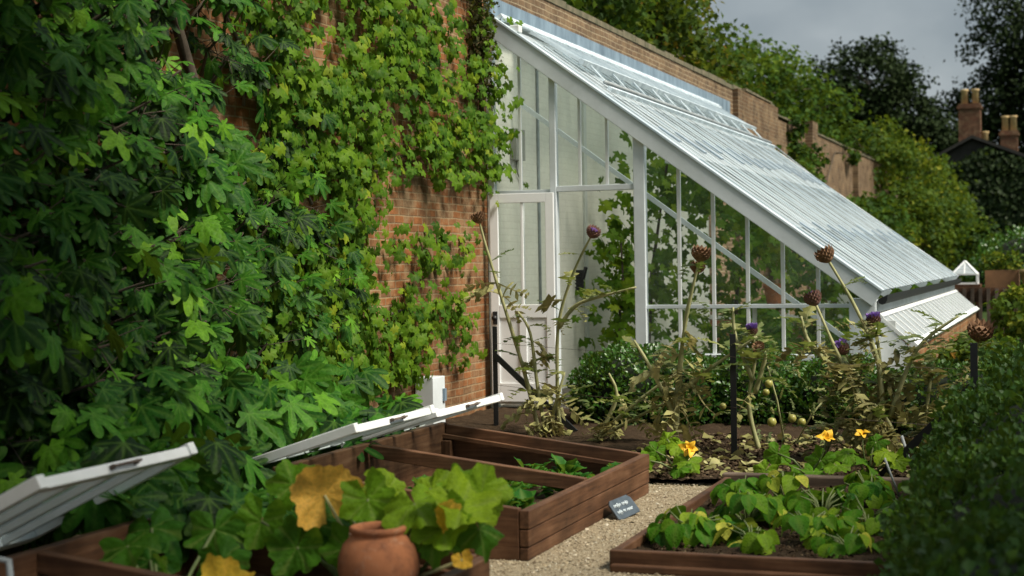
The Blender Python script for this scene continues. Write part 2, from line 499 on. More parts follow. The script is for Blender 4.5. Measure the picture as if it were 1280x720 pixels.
def cardoon_leaf(droop, curl, seed):
    rr = random.Random(seed)
    V = []; vein = []; F = []
    n = 7
    def mid(t):
        a = droop * t
        return (.0 + curl * t * t, math.sin(max(.05, a)) / max(.05, droop) if droop > .05 else t, -(1 - math.cos(a)) / max(.05, droop))
    pts = [mid(i / n) for i in range(n + 1)]
    for i, p in enumerate(pts):
        hw = .022 * (1 - i / n) + .006
        V += [(p[0] - hw, p[1], p[2] + .008), (p[0], p[1], p[2] - .006), (p[0] + hw, p[1], p[2] + .008)]; vein += [1, 1, 1]
    for i in range(n):
        a = i * 3
        F += [(a, a + 1, a + 4, a + 3), (a + 1, a + 2, a + 5, a + 4)]
    for i in range(1, n + 1):
        p = np.array(pts[i]); t = i / n
        ll = .27 * math.sin(PI * (.12 + .8 * t)) + .03
        for s in (-1, 1):
            if rr.random() < .16: continue
            L = ll * rr.uniform(.45, 1.25)
            b = len(V)
            hang = -rr.uniform(.0, .5) * L
            d = np.array([s * .86, .5, 0])
            q = np.array([-.5 * s, .86, 0])
            d = unit(d + np.array([0, rr.uniform(-.4, .5), 0])); w_ = rr.uniform(.05, .085)
            V += [tuple(p - [0, .06, 0]), tuple(p + [0, .06, 0]), tuple(p + d * L * .5 + q * w_ + [0, 0, hang * .35 + rr.uniform(-.03, .03)]),
                  tuple(p + d * L * .6 - q * w_ + [0, 0, hang * .4 + rr.uniform(-.03, .03)]), tuple(p + d * L + [0, 0, hang])]
            vein += [1, 1, 0, 0, 0]
            F += [(b, b + 1, b + 2, b + 3), (b + 3, b + 2, b + 4)]
    return np.array(V), F, np.array(vein, float)
CARD = [cardoon_leaf(d, c, i) for i, (d, c) in enumerate(((.5, .05), (1.1, -.1), (1.7, .15), (2.3, -.05)))]

def leaves(name, tmpls, pos, dirs, nrm, scale, mat, parent=None, rnd=None, smooth=True, extra=None):
    """many leaves of one plant as one mesh"""
    pos = np.asarray(pos, float); n = len(pos)
    y = unit(np.asarray(dirs, float))
    nn = np.asarray(nrm, float)
    z = nn - (nn * y).sum(1, keepdims=True) * y
    z = unit(z + 1e-6)
    x = np.cross(y, z)
    scale = np.broadcast_to(np.asarray(scale, float), (n,))
    if rnd is None: rnd = rng.random(n)
    pick = rng.integers(0, len(tmpls), n)
    VV = []; FF = []; LT = []; RN = []; VE = []
    off = 0
    for ti, (tv, tf, tvein) in enumerate(tmpls):
        ids = np.nonzero(pick == ti)[0]
        if not len(ids): continue
        k = len(tv)
        P = (tv[None, :, 0, None] * x[ids][:, None, :] + tv[None, :, 1, None] * y[ids][:, None, :] + tv[None, :, 2, None] * z[ids][:, None, :])
        P = P * scale[ids][:, None, None] + pos[ids][:, None, :]
        VV.append(P.reshape(-1, 3))
        RN.append(np.repeat(rnd[ids], k)); VE.append(np.tile(tvein, len(ids)))
        flat = np.array([i for f in tf for i in f]); lens = np.array([len(f) for f in tf])
        FF.append((flat[None, :] + (off + np.arange(len(ids)) * k)[:, None]).ravel())
        LT.append(np.tile(lens, len(ids)))
        off += k * len(ids)
    V = np.concatenate(VV); L = np.concatenate(FF); LT = np.concatenate(LT)
    me = bpy.data.meshes.new(name)
    me.vertices.add(len(V)); me.vertices.foreach_set('co', V.ravel())
    me.loops.add(len(L)); me.loops.foreach_set('vertex_index', L.astype(np.int32))
    me.polygons.add(len(LT))
    st = np.concatenate([[0], np.cumsum(LT)[:-1]]).astype(np.int32)
    me.polygons.foreach_set('loop_start', st)
    try: me.polygons.foreach_set('loop_total', LT.astype(np.int32))
    except Exception: pass
    me.polygons.foreach_set('use_smooth', np.full(len(LT), smooth))
    a = me.attributes.new('rnd', 'FLOAT', 'POINT'); a.data.foreach_set('value', np.concatenate(RN).astype(np.float32))
    a = me.attributes.new('vein', 'FLOAT', 'POINT'); a.data.foreach_set('value', np.concatenate(VE).astype(np.float32))
    me.update(calc_edges=True)
    return link(name, me, mat, parent)

def rdir(n):
    return unit(rng.normal(size=(n, 3)))

# ------------------------------------------------------------------ setting: ground, path, soil
def sheet(name, pts, z, mat, res=0):
    me = bpy.data.meshes.new(name)
    me.from_pydata([(x, y, z) for x, y in pts], [], [tuple(range(len(pts)))])
    o = link(name, me, mat)
    return setp(o, kind='structure')

def earth(name, a, b, c, scale, bd):
    m, nt, nd, lk = new_mat(name)
    v = coords(nt)
    n1 = noise(nt, v, scale, 8, .7); n2 = noise(nt, v, scale * 9, 4, .7)
    rp = ramp(nt, [(.3, a), (.52, b), (.75, c)])
    s = N(nt, 'ShaderNodeMath', operation='MULTIPLY_ADD'); lk.new(n2, s.inputs[0]); s.inputs[1].default_value = .5
    h = N(nt, 'ShaderNodeMath', operation='MULTIPLY'); lk.new(n1, h.inputs[0]); h.inputs[1].default_value = .5
    lk.new(h.outputs[0], s.inputs[2])
    lk.new(s.outputs[0], rp.inputs[0])
    p = N(nt, 'ShaderNodeBsdfPrincipled'); lk.new(rp.outputs[0], p.inputs['Base Color'])
    p.inputs['Roughness'].default_value = .95; p.inputs['Specular IOR Level'].default_value = .1
    lk.new(bump(nt, s.outputs[0], .9, bd), p.inputs['Normal'])
    out(nt, p.outputs[0])
    return m
M['grassland'] = earth('turf', (.02, .04, .01), (.035, .06, .015), (.06, .075, .025), 3, .03)
M['gravel'] = earth('fine_gravel', (.20, .155, .10), (.36, .295, .195), (.50, .42, .30), 28, .012)
M['soil'] = earth('garden_soil', (.020, .013, .009), (.060, .039, .023), (.13, .09, .052), 16, .04)

sheet('ground', [(-150, -60), (150, -60), (150, 300), (-150, 300)], -.004, M['grassland'])
sheet('gravel_path', [(-5.98, 2), (3, 2), (3, 10.75), (-2.85, 10.75), (-3.2, 12.3), (-5.98, 13.4)], 0.0, M['gravel'])
# back bed: uneven soil with real relief
def relief(name, x0, x1, y0, y1, z0, amp, mat, nx=60, ny=60, seed=1, kind='structure', parent=None):
    r2 = np.random.default_rng(seed)
    ks = r2.uniform(2, 22, (26, 2)) * r2.choice([-1, 1], (26, 2)); ph = r2.uniform(0, 6.28, 26); am = 1 / np.linalg.norm(ks, axis=1)
    X, Y = np.meshgrid(np.linspace(x0, x1, nx), np.linspace(y0, y1, ny))
    Z = sum(a * np.sin(k[0] * X + k[1] * Y + p) for a, k, p in zip(am, ks, ph))
    Z = z0 + amp * Z / np.abs(Z).max() + r2.normal(0, amp * .12, Z.shape)
    V = np.stack([X, Y, Z], -1).reshape(-1, 3)
    F = [(j * nx + i, j * nx + i + 1, (j + 1) * nx + i + 1, (j + 1) * nx + i) for j in range(ny - 1) for i in range(nx - 1)]
    me = bpy.data.meshes.new(name); me.from_pydata(V.tolist(), [], F)
    me.polygons.foreach_set('use_smooth', [True] * len(F))
    o = link(name, me, mat, parent)
    if kind: o['kind'] = kind
    return o
relief('soil_bed', -3.15, 1.0, 10.78, 15.7, .035, .035, M['soil'], 120, 120, 3)
relief('soil_border', -5.9, -3.1, 12.4, 15.7, .03, .03, M['soil'], 80, 80, 4)

# pebbles of the path (nobody could count them)
n = 15000
px = rng.uniform(-3.1, -1.9, n); py = rng.uniform(6.3, 10.9, n)
oct_v = np.array([(1, 0, 0), (0, 1, 0), (-1, 0, 0), (0, -1, 0), (0, 0, .6), (0, 0, -.6)], float)
oct_f = [(0, 1, 4), (1, 2, 4), (2, 3, 4), (3, 0, 4)]
g = leaves('loose_gravel', [(oct_v, oct_f, np.zeros(6))], np.stack([px, py, np.full(n, .002)], 1), np.stack([rng.normal(size=n), rng.normal(size=n), np.zeros(n)], 1),
       np.stack([rng.normal(0, .3, n), rng.normal(0, .3, n), np.ones(n)], 1), rng.uniform(.003, .0095, n) * np.where(rng.random(n) < .02, 2.2, 1),
       leaf_mat('pebble', [(0, (.14, .10, .065)), (.4, (.30, .24, .155)), (.8, (.46, .38, .27)), (1, (.58, .52, .42))], trans=0, rough=.8, spec=.2), smooth=False)
setp(g, 'loose pale tan gravel lying over the path', 'gravel', kind='stuff')
n = 5200
px = rng.uniform(-3.1, -.6, n); py = rng.uniform(10.8, 13.6, n)
g = leaves('soil_clods', [(oct_v, oct_f, np.zeros(6))], np.stack([px, py, np.full(n, .045)], 1), rdir(n), np.stack([rng.normal(0, .3, n), rng.normal(0, .3, n), np.ones(n)], 1),
       rng.uniform(.006, .024, n), leaf_mat('clod', [(0, (.03, .02, .012)), (.7, (.09, .06, .038)), (1, (.19, .14, .09))], trans=0, rough=.95, spec=.05), smooth=False)
setp(g, 'crumbly brown soil clods in the back bed', 'soil', kind='stuff')
n = 2600
px = rng.uniform(-2.2, -.5, n); py = rng.uniform(7.8, 10.5, n)
g = leaves('soil_clods', [(oct_v, oct_f, np.zeros(6))], np.stack([px, py, np.full(n, .062)], 1), rdir(n), np.stack([rng.normal(0, .3, n), rng.normal(0, .3, n), np.ones(n)], 1),
       rng.uniform(.004, .016, n), leaf_mat('bed_clod', [(0, (.02, .013, .008)), (.7, (.07, .046, .028)), (1, (.16, .12, .075))], trans=0, rough=.95, spec=.05), smooth=False)
setp(g, 'dark crumbly soil on the bean bed', 'soil', kind='stuff')
n = 420
px = rng.uniform(-3.0, -.7, n); py = rng.uniform(10.9, 13.6, n)
g = leaves('leaf_litter', RH2 + [BEAN[1]], np.stack([px, py, np.full(n, .065)], 1), rdir(n) * [1, 1, .2], np.stack([rng.normal(0, .5, n), rng.normal(0, .5, n), np.ones(n)], 1), rng.uniform(.03, .12, n), M['dry'])
setp(g, 'dry straw coloured leaf litter on the back bed', 'litter', kind='stuff')

# ------------------------------------------------------------------ garden wall
WX = -5.98
gw = empty('garden_wall', (WX - .2, 20, 0), 'tall old red brick garden wall running back behind the glasshouse', 'wall')
MB().box(WX - .42, WX, -3, 15.86, -.1, 4.8).build('brickwork', M['brick'], gw)
w2 = MB().box(WX - .42, WX - .004, 15.86, 29.0, -.1, 4.76)
o = w2.build('brickwork', M['bricktan'], gw); o['label'] = 'weathered tan brick stretch above the glasshouse'
MB().box(WX - .42, WX + .10, 29.0, 33.2, -.1, 4.78).box(WX - .42, WX - .02, 33.2, 37.5, -.1, 4.6).box(WX - .42, WX + .16, 37.5, 38.3, -.1, 4.85).box(WX - .42, WX - .02, 38.3, 57, -.1, 4.65).box(WX - .42, WX + .14, 46, 46.8, -.1, 4.68).build('brickwork', M['brickfar'], gw)
cp = MB()
yy = -3
while yy < 57:
    L = random.uniform(.5, .8)
    cp.box(WX - .46, WX + .008 + random.uniform(0, .012) + (.1 if 29 < yy < 32.4 else 0), yy + .004, min(57, yy + L), (4.803 if yy < 33 else 4.66) - (.04 if 15.8 < yy < 29 else 0), (4.83 if yy < 33 else 4.69) + random.uniform(0, .03))
    yy += L
cp.build('coping', M['coping'], gw)

# ------------------------------------------------------------------ greenhouse
EY = 15.88; GY = 26.7
EX = -1.88; EZ = 1.20; RX = -5.90; RZ = 4.14
SL = (RZ - EZ) / (RX - EX)            # negative slope
def rz(x): return EZ + (x - EX) * SL   # underside of rake at x
gh = empty('greenhouse', (-3.9, 21, 0), 'white timber lean-to glasshouse with open door against the brick wall', 'greenhouse')
MB().box(WX + .002, WX + .02, EY + .02, GY, 0, 4.05).build('back_wall_lining', M['limewash'], gh)
MB().box(WX + .02, EX - .02, EY + .06, GY, .001, .02).build('floor', plain('greenhouse_floor', (.14, .12, .10), .9, .3, 4), gh)
# end wall posts
def post(x0, x1, z0, z1, y0=EY - .03, y1=EY + .07, name='post', mat='paint'):
    return MB().box(x0, x1, y0, y1, z0, z1).build(name, M[mat], gh, .006)
post(-5.975, -5.895, 0, rz(-5.93) - .06)
post(-5.26, -5.19, 0.05, rz(-5.22) - .06)
post(-4.335, -4.215, 0.05, rz(-4.27) - .06, EY - .04)
post(-2.12, -1.86, .0, EZ - .02, EY - .035)
MB().box(-5.188, -4.337, EY - .025, EY + .06, 2.34, 2.40).build('transom', M['paint'], gh, .005)
MB().box(-4.213, -2.122, EY - .01, EY + .04, 1.085, 1.125).build('transom', M['paint'], gh, .004)
MB().box(-4.213, -2.122, EY - .055, EY + .07, .52, .615).build('sill', M['paint'], gh, .006)
MB().box(-4.20, -2.13, EY - .02, EY + .2, -.05, .518).build('plinth', M['brickend'], gh)
MB().box(-5.9, -5.262, EY - .01, EY + .05, 2.33, 2.37).build('transom', M['paint'], gh, .004)
MB().box(-5.60, -5.57, EY, EY + .035, .06, 2.328).build('glazing_bar', M['white'], gh, .004)
MB().box(-5.893, -5.262, EY + .0, EY + .04, .06, .9).build('side_panel', M['white'], gh)
for x in (-5.60, -4.93, -4.63):
    MB().box(x - .016, x + .016, EY - .005, EY + .035, 2.372 if x < -5.3 else 2.402, rz(x) - .06).build('glazing_bar', M['white'], gh, .004)
for x in (-3.86, -3.50, -3.145, -2.785, -2.43):
    MB().box(x - .019, x + .019, EY - .008, EY + .033, .617, 1.083).box(x - .019, x + .019, EY - .008, EY + .033, 1.127, rz(x) - .06).build('glazing_bar', M['white'], gh, .004)
# end glazing: one sheet per bay, top edge follows the rake
def pane(x0, x1, z0, y=EY + .012):
    v = [(x0, y, z0), (x1, y, z0), (x1, y, max(z0 + .01, rz(x1) - .05)), (x0, y, rz(x0) - .05)]
    me = bpy.data.meshes.new('end_glazing'); me.from_pydata(v, [], [(0, 1, 2, 3)])
    return link('end_glazing', me, M['glass'], gh)
pane(-5.895, -5.262, 2.37); pane(-5.188, -4.337, 2.40); pane(-4.213, -2.122, .615)
# rake board: broad fascia with a raised capping
sl = Vector((EX - RX, 0, EZ - RZ)).normalized()
nr = Vector((-sl.z, 0, sl.x))          # roof normal
a = Vector((RX, EY - .06, RZ)) - sl * .02; b = Vector((EX, EY - .06, EZ)) + sl * .05
MB().bar(a, b, .045, .17, nr).build('rake_board', M['paint'], gh, .006)
MB().bar(a + nr * .100 + Vector((0, .02, 0)), b + nr * .100 + Vector((0, .02, 0)), .11, .03, nr).build('rake_capping', M['roofbar'], gh, .006)
a2 = Vector((RX, GY, RZ)) - sl * .02; b2 = Vector((EX, GY, EZ)) + sl * .05
MB().bar(a2, b2, .045, .2, nr).build('rake_board', M['paint'], gh, .006)
# roof panes and bars
def roofp(x, y, h=0):
    return Vector((x, y, rz(x))) + nr * (.095 + h)
rows = np.linspace(0, 1, 5)
vs = []; fs = []
for i in range(4):
    xa = RX + (EX - RX) * rows[i] + .12; xb = RX + (EX - RX) * rows[i + 1] + (.14 if i < 3 else .03)
    h = .004
    for p in (roofp(xa, EY, -h), roofp(xa, GY, -h), roofp(xb, GY, h + .004), roofp(xb, EY, h + .004)): vs.append(tuple(p))
    k = i * 4; fs.append((k, k + 3, k + 2, k + 1))
me = bpy.data.meshes.new('roof_glazing'); me.from_pydata(vs, [], fs)
link('roof_glazing', me, M['roofglass'], gh)
nb = 31
bar0 = None
for i in range(1, nb):
    y = EY + (GY - EY) * i / nb
    o = MB().bar(roofp(RX + .3, y, random.uniform(.000, .006)), roofp(EX, y, random.uniform(.002, .006)) + sl * .04, .045, .022, nr).build('roof_bar', M['roofbar'], gh)
    o.data.materials.append(M['bar_shadow'])
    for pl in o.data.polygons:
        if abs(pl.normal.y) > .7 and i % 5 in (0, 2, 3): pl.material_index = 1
# inner rafters and purlin
for y in (18.2, 20.5, 22.8, 25.1):
    MB().bar(Vector((RX, y, RZ - .12)), Vector((EX - .1, y, EZ - .04)), .05, .11, nr).build('rafter', M['paint'], gh)
MB().bar((-5.9, 16.6, 3.42), (-2.1, 16.6, .62), .035, .05, nr).build('tie_bar', M['paint'], gh)
MB().bar((-4.0, EY + .1, rz(-4.0) - .1), (-4.0, GY - .1, rz(-4.0) - .1), .05, .08).build('purlin', M['paint'], gh)
# laps: small lead tingles at two levels
tingle = plain('pale_lead', (.33, .41, .48), .5, .25, 8)
for fr, s0 in ((.42, 1), (.76, 2)):
    for i in range(s0, nb, 2 if fr < .5 else 3):
        y = EY + (GY - EY) * (i + .5) / nb
        x = RX + (EX - RX) * (fr + random.uniform(-.012, .012))
        MB().bar(roofp(x, y, .019), roofp(x + random.uniform(.18, .34), y, .021), .13, .016, nr).build('lead_tingle', tingle, gh)
# ridge, flashing, vents
MB().box(WX + .006, WX + .03, EY - .05, 28.6, 4.16, 4.50).build('lead_flashing', M['lead'], gh)
MB().bar((RX + .07, EY - .05, RZ + .085), (RX + .07, GY + .1, RZ + .085), .15, .04, (-.5, 0, .8)).build('ridge_board', M['roofbar'], gh, .006)
MB().tube([(RX + .15, EY - .04, RZ + .075), (RX + .15, GY + .1, RZ + .075)], .034, 10).build('ridge_roll', M['roofbar'], gh)
# open ridge vents: long sashes hinged at the ridge and propped on rods
va = R(4.5)
vd = Vector((sl.x * math.cos(va) - sl.z * math.sin(va) * -1 * 0, 0, 0))
vdir = Vector((math.cos(math.atan2(sl.z, sl.x) + va), 0, math.sin(math.atan2(sl.z, sl.x) + va)))
vn = Vector((-vdir.z, 0, vdir.x))
y0 = EY + .75
ys = np.linspace(y0, GY, 4)
for k in range(3):
    ya, yb = ys[k] + .02, ys[k + 1] - .02
    hb = Vector((RX + .16, 0, RZ + .055))
    vt = MB()
    P = lambda s, y: hb + vdir * s + Vector((0, y, 0))
    L = .72
    vt.bar(P(L, ya), P(L, yb), .05, .06, vn)
    vt.bar(P(.02, ya), P(.02, yb), .05, .05, vn)
    for y in np.linspace(ya, yb, 11):
        vt.bar(P(.046, y), P(L - .026, y), .03, .035, vn)
    fr = vt.build('ridge_vent', M['roofbar'], gh)
    me = bpy.data.meshes.new('pane'); me.from_pydata([tuple(P(.03, ya)), tuple(P(L, ya)), tuple(P(L, yb)), tuple(P(.03, yb))], [], [(0, 1, 2, 3)])
    link('pane', me, M['roofglass'], fr)
    for y in np.linspace(ya + .3, yb - .3, 4):
        q = roofp(RX + .93, y, .03)
        MB().tube([P(L, y), q], .011, 6).build('vent_rod', M['roofbar'], gh)
        MB().tube([P(L * .98, y + .03), roofp(RX + .55, y + .03, .03)], .009, 6).build('vent_rod', M['roofbar'], gh)
MB().tube([roofp(RX + .95, y0, .06), roofp(RX + .95, GY, .06)], .022, 8).build('vent_shaft', M['galv'], gh)
MB().bar(roofp(RX + 1.02, y0, .03), roofp(RX + 1.02, GY, .03), .05, .05, nr).build('vent_curb', M['roofbar'], gh)
MB().tube([roofp(RX + 1.0, GY + .05, .05), roofp(RX + 1.0 + .9, GY + .05, -.02)], .012, 6).build('vent_rod', M['galv'], gh)
MB().box(-5.68, -5.57, EY - .06, EY + .05, rz(-5.63) + .12, rz(-5.63) + .20).build('capping_block', M['white'], gh, .01)
# eaves: gutter, front glass, skirt of sloping lights, brick dwarf wall
MB().box(EX - .01, EX + .03, EY - .03, GY + .05, 1.03, 1.16).build('eaves_board', M['paint'], gh, .005)
gt = MB()
prof = [(.055, .05), (.05, .0), (.03, -.04), (0, -.05), (-.03, -.04), (-.045, 0)]
va_ = []
for y in (EY - .02, GY + .08):
    for (dx, dz) in prof: va_.append((EX + .085 + dx, y, 1.165 + dz))
gt.add(va_, [(i, i + 1, i + 7, i + 6) for i in range(5)] + [(5, 4, 3, 2, 1, 0)])
gt.build('gutter', M['iron'], gh)
for y in np.linspace(EY + .05, GY, 24): MB().box(EX - .03, EX + .008, y - .02, y + .02, .80, 1.028).build('front_mullion', M['white'], gh)
me = bpy.data.meshes.new('front_glazing'); me.from_pydata([(EX - .02, EY, .8), (EX - .02, GY, .8), (EX - .02, GY, 1.03), (EX - .02, EY, 1.03)], [], [(0, 1, 2, 3)])
link('front_glazing', me, M['glass'], gh)
ls = Vector((EX + .045, 0, .99)); le = Vector((EX + .37, 0, .70))
ld = (le - ls).normalized(); ln = Vector((-ld.z, 0, ld.x))
sk = MB()
sk.bar(ls + Vector((0, EY + .1, 0)), ls + Vector((0, GY + .1, 0)), .05, .05, ln)
sk.bar(le + Vector((0, EY + .1, 0)), le + Vector((0, GY + .1, 0)), .07, .07, ln)
for y in np.linspace(EY + .12, GY + .08, 24): sk.bar(ls + Vector((0, y, 0)) + ld * .03, le + Vector((0, y, 0)) - ld * .04, .05, .035, ln)
sk.build('sloping_skirt', M['white'], gh)
me = bpy.data.meshes.new('skirt_glazing'); me.from_pydata([tuple(ls + Vector((0, EY + .1, 0))), tuple(le + Vector((0, EY + .1, 0))), tuple(le + Vector((0, GY + .1, 0))), tuple(ls + Vector((0, GY + .1, 0)))], [], [(0, 1, 2, 3)])
link('skirt_glazing', me, M['roofglass'], gh)
MB().box(EX + .22, EX + .36, EY + .12, GY + .1, -.05, .655).build('dwarf_wall', M['brick'], gh)
MB().box(EX - .04, EX + .2, EY + .1, EY + .14, 0, .95).add([(EX + .2, EY + .1, .0), (EX + .36, EY + .1, .0), (EX + .36, EY + .1, .66), (EX + .2, EY + .1, .82)], [(0, 1, 2, 3)]).build('skirt_end', M['white'], gh)
# far gable
fgab = MB()
for x in (-5.3, -4.6, -3.9, -3.2, -2.5): fgab.box(x - .02, x + .02, GY - .04, GY, .6, rz(x) - .05)
fgab.box(-5.95, -1.9, GY - .05, GY, .55, .62)
fgab.build('far_gable_bars', M['white'], gh)
MB().box(-5.95, EX, GY - .04, GY + .16, 0, .548).build('plinth', M['brickend'], gh)
MB().box(-3.75, -3.05, GY - .11, GY - .06, .03, 2.0).build('far_door', M['white'], gh, .005)
# grey electrical box on the lining by the end wall
MB().box(-5.958, -5.88, 16.55, 16.85, 2.75, 3.1).tube([(-5.94, 16.7, 2.75), (-5.94, 16.75, 2.6), (-5.93, 16.9, 2.5)], .01, 6).build('switch_box', plain('grey_plastic', (.30, .30, .27), .6, .1), gh)
# vertical conduit strips on the lining
MB().tube([(-5.945, 17.5, .1), (-5.945, 17.5, 4.0)], .02, 6).build('conduit', M['galv'], gh)
for y in (19.3, 22.3): MB().box(-5.957, -5.93, y, y + .12, .1, 3.9).build('wall_batten', plain('pale_batten', (.66, .68, .64), .7, .1), gh)
# door leaf swung open flat against the end wall
dh = Vector((-5.20, EY - .075, 0)); da = R(6)
dr = empty('door', dh, None, None); del_keys = [k for k in dr.keys()]
dr.parent = gh; dr.matrix_parent_inverse = chain(gh).inverted()
ux = Vector((-math.cos(da), -math.sin(da), 0)); uy = Vector((math.sin(da), -math.cos(da), 0))  # along leaf, towards viewer
DW, DZ0, DZ1 = .70, .10, 2.33
def dbox(mb, u0, u1, z0, z1, t0=0, t1=.045):
    v = []
    for z in (z0, z1):
        for t in (t0, t1):
            for u in (u0, u1):
                v.append(dh + ux * u + uy * t + Vector((0, 0, z)))
    mb.add(v, [(0, 2, 3, 1), (4, 5, 7, 6), (0, 1, 5, 4), (1, 3, 7, 5), (3, 2, 6, 7), (2, 0, 4, 6)][::1])
d = MB()
for q in ((0, .09, DZ0, DZ1), (DW - .09, DW, DZ0, DZ1), (.091, DW - .091, DZ1 - .10, DZ1), (.091, DW - .091, 1.0, 1.14), (.091, DW - .091, DZ0, DZ0 + .2)):
    dbox(d, *q)
dbox(d, .31, .39, DZ0 + .201, .999)
dbox(d, .335, .362, 1.141, DZ1 - .101, .008, .038)
dl = d.build('door_frame', M['doorpaint'], dr, .004)
d = MB(); dbox(d, .0915, .3095, DZ0 + .202, .998, .006, .03); dbox(d, .3905, DW - .0915, DZ0 + .202, .998, .006, .03)
d.build('door_panel', M['doorpaint'], dr)
d = MB(); v = [dh + ux * u + uy * .02 + Vector((0, 0, z)) for u, z in ((.09, 1.14), (DW - .09, 1.14), (DW - .09, DZ1 - .1), (.09, DZ1 - .1))]
me = bpy.data.meshes.new('door_pane'); me.from_pydata([tuple(p) for p in v], [], [(0, 1, 2, 3)])
link('door_pane', me, M['glass'], dr)
MB().tube([dh + ux * .655 + uy * .045 + Vector((0, 0, 1.0)), dh + ux * .655 + uy * .09 + Vector((0, 0, 1.0))], [.012, .03], 10).build('handle', M['iron'], dr)
d = MB(); dbox(d, .63, .68, .93, 1.07, .046, .052); d.build('lock_plate', M['iron'], dr)
for k in list(dr.keys()): del dr[k]

# things standing inside the glasshouse
def vine_plant(name, label, pts, nl, spread, size, mat, stem_r=.018, cat='plant', cl=7):
    t = empty(name, (pts[0][0], pts[0][1], max(0, pts[0][2])), label, cat)
    mb = MB()
    mb.tube(pts, [stem_r * (1 - .6 * i / len(pts)) for i in range(len(pts))], 6)
    mb.build('stem', M['bark'], t)
    P = np.array(pts)
    i = rng.random(nl) * (len(P) - 1); k = np.minimum(i.astype(int), len(P) - 2); fr = (i - k)[:, None]
    pos = P[k] * (1 - fr) + P[k + 1] * fr + rng.normal(size=(nl, 3)) * spread
    pos[:, 2] = np.clip(pos[:, 2], .1, EZ + (pos[:, 0] - EX) * SL - .22)
    pos[:, 1] = np.clip(pos[:, 1], EY + .25, GY - .3)
    pos[:, 0] = np.minimum(pos[:, 0], EX - .25)
    pos[:, 2] = np.minimum(pos[:, 2], EZ + (pos[:, 0] - EX) * SL - .22)
    dd = rdir(nl) * .6 + np.array([.2, -.2, -.5]); nn = rdir(nl) * .6 + np.array([.6, -.5, .6])
    leaves('foliage', VINE, pos, dd, nn, rng.uniform(.7, 1.3, nl) * size, mat, t)
    return t
vine_plant('climbing_vine', 'leafy green climber just inside the open doorway', [(-4.72, 16.5, .02), (-4.70, 16.5, .9), (-4.66, 16.55, 1.4), (-4.7, 16.6, 2.0)], 120, (.10, .08, .12), .105, M['vine'])
for i, (x, y, z, lab) in enumerate(((-5.0, 19.5, 2.9, 'vine trained under the glass roof nearest the doorway end'), (-4.4, 22.0, 2.6, 'vine spreading across the middle of the glasshouse roof'), (-3.6, 24.6, 2.1, 'vine under the far end of the glasshouse roof'))):
    zr_ = lambda q: min(z, rz(q) - .3)
    pp = [(x - .2, y, .02), (x - .1, y, z * .5), (x + .1, y + .1, zr_(x + .1)), (x + .9, y + .2, zr_(x + .9)), (min(x + 1.9, -2.2), y + .1, zr_(min(x + 1.9, -2.2)))]
    vine_plant('trained_vine', lab, pp, 900, (.32, .6, .42), .11, M['vine'], .03)
for i, (x, y, h, r, nl, lab) in enumerate(((-3.3, 18.4, .55, .32, 190, 'bushy dark potted plant low behind the end panes'), (-2.6, 19.6, .75, .35, 220, 'bushy green plant inside by the glasshouse eaves'), (-3.9, 20.6, .9, .4, 240, 'tall leafy plant behind the middle end panes'))):
    t = empty('glasshouse_shrub', (x, y, .02), lab, 'plant', 'plants inside the glasshouse')
    MB().tube([(x, y, .02), (x, y, h * .7)], .02, 6).build('stem', M['bark'], t)
    p = rdir(nl) * rng.uniform(.5, 1, (nl, 1)) * [r, r, h * .55] + [x, y, h * .62]
    leaves('foliage', BEAN, p, rdir(nl) + [0, 0, -.2], rdir(nl) * .5 + [.3, -.5, .8], rng.uniform(.08, .16, nl), M['squash'], t)
t = empty('terracotta_pot', (-3.55, 19.6, 1.0), 'small orange terracotta pot on a shelf behind the end panes', 'pot')
MB().lathe([(0, 0), (.09, 0), (.125, .2), (.14, .2), (.14, .25), (.12, .25), (.11, .22), (0, .22)], (-3.55, 19.6, 1.02), 20).build('pot_body', M['terracotta'], t)
t = empty('shelf', (-3.5, 19.6, 0), 'white slatted shelf inside the glasshouse carrying a terracotta pot', 'shelf')
sb = MB().box(-3.85, -2.9, 19.4, 19.8, .98, 1.018); sb.build('shelf_top', M['white'], t)
for x in (-3.8, -2.95): MB().box(x - .025, x + .025, 19.58, 19.62, .02, .978).build('leg', M['white'], t)
hk = empty('door_hook', (-5.05, EY + .3, 1.3), 'small black ridged bracket hanging inside the open glasshouse doorway', 'bracket')
hm = MB().box(-5.08, -5.0, EY + .28, EY + .31, 1.28, 1.50)
for k in range(5): hm.bar((-5.085, EY + .27, 1.31 + .04 * k), (-4.985, EY + .27, 1.325 + .04 * k), .02, .018)
hm.bar((-5.0, EY + .28, 1.40), (-4.955, EY + .25, 1.53), .03, .03)
hm.build('bracket_body', M['iron'], hk)

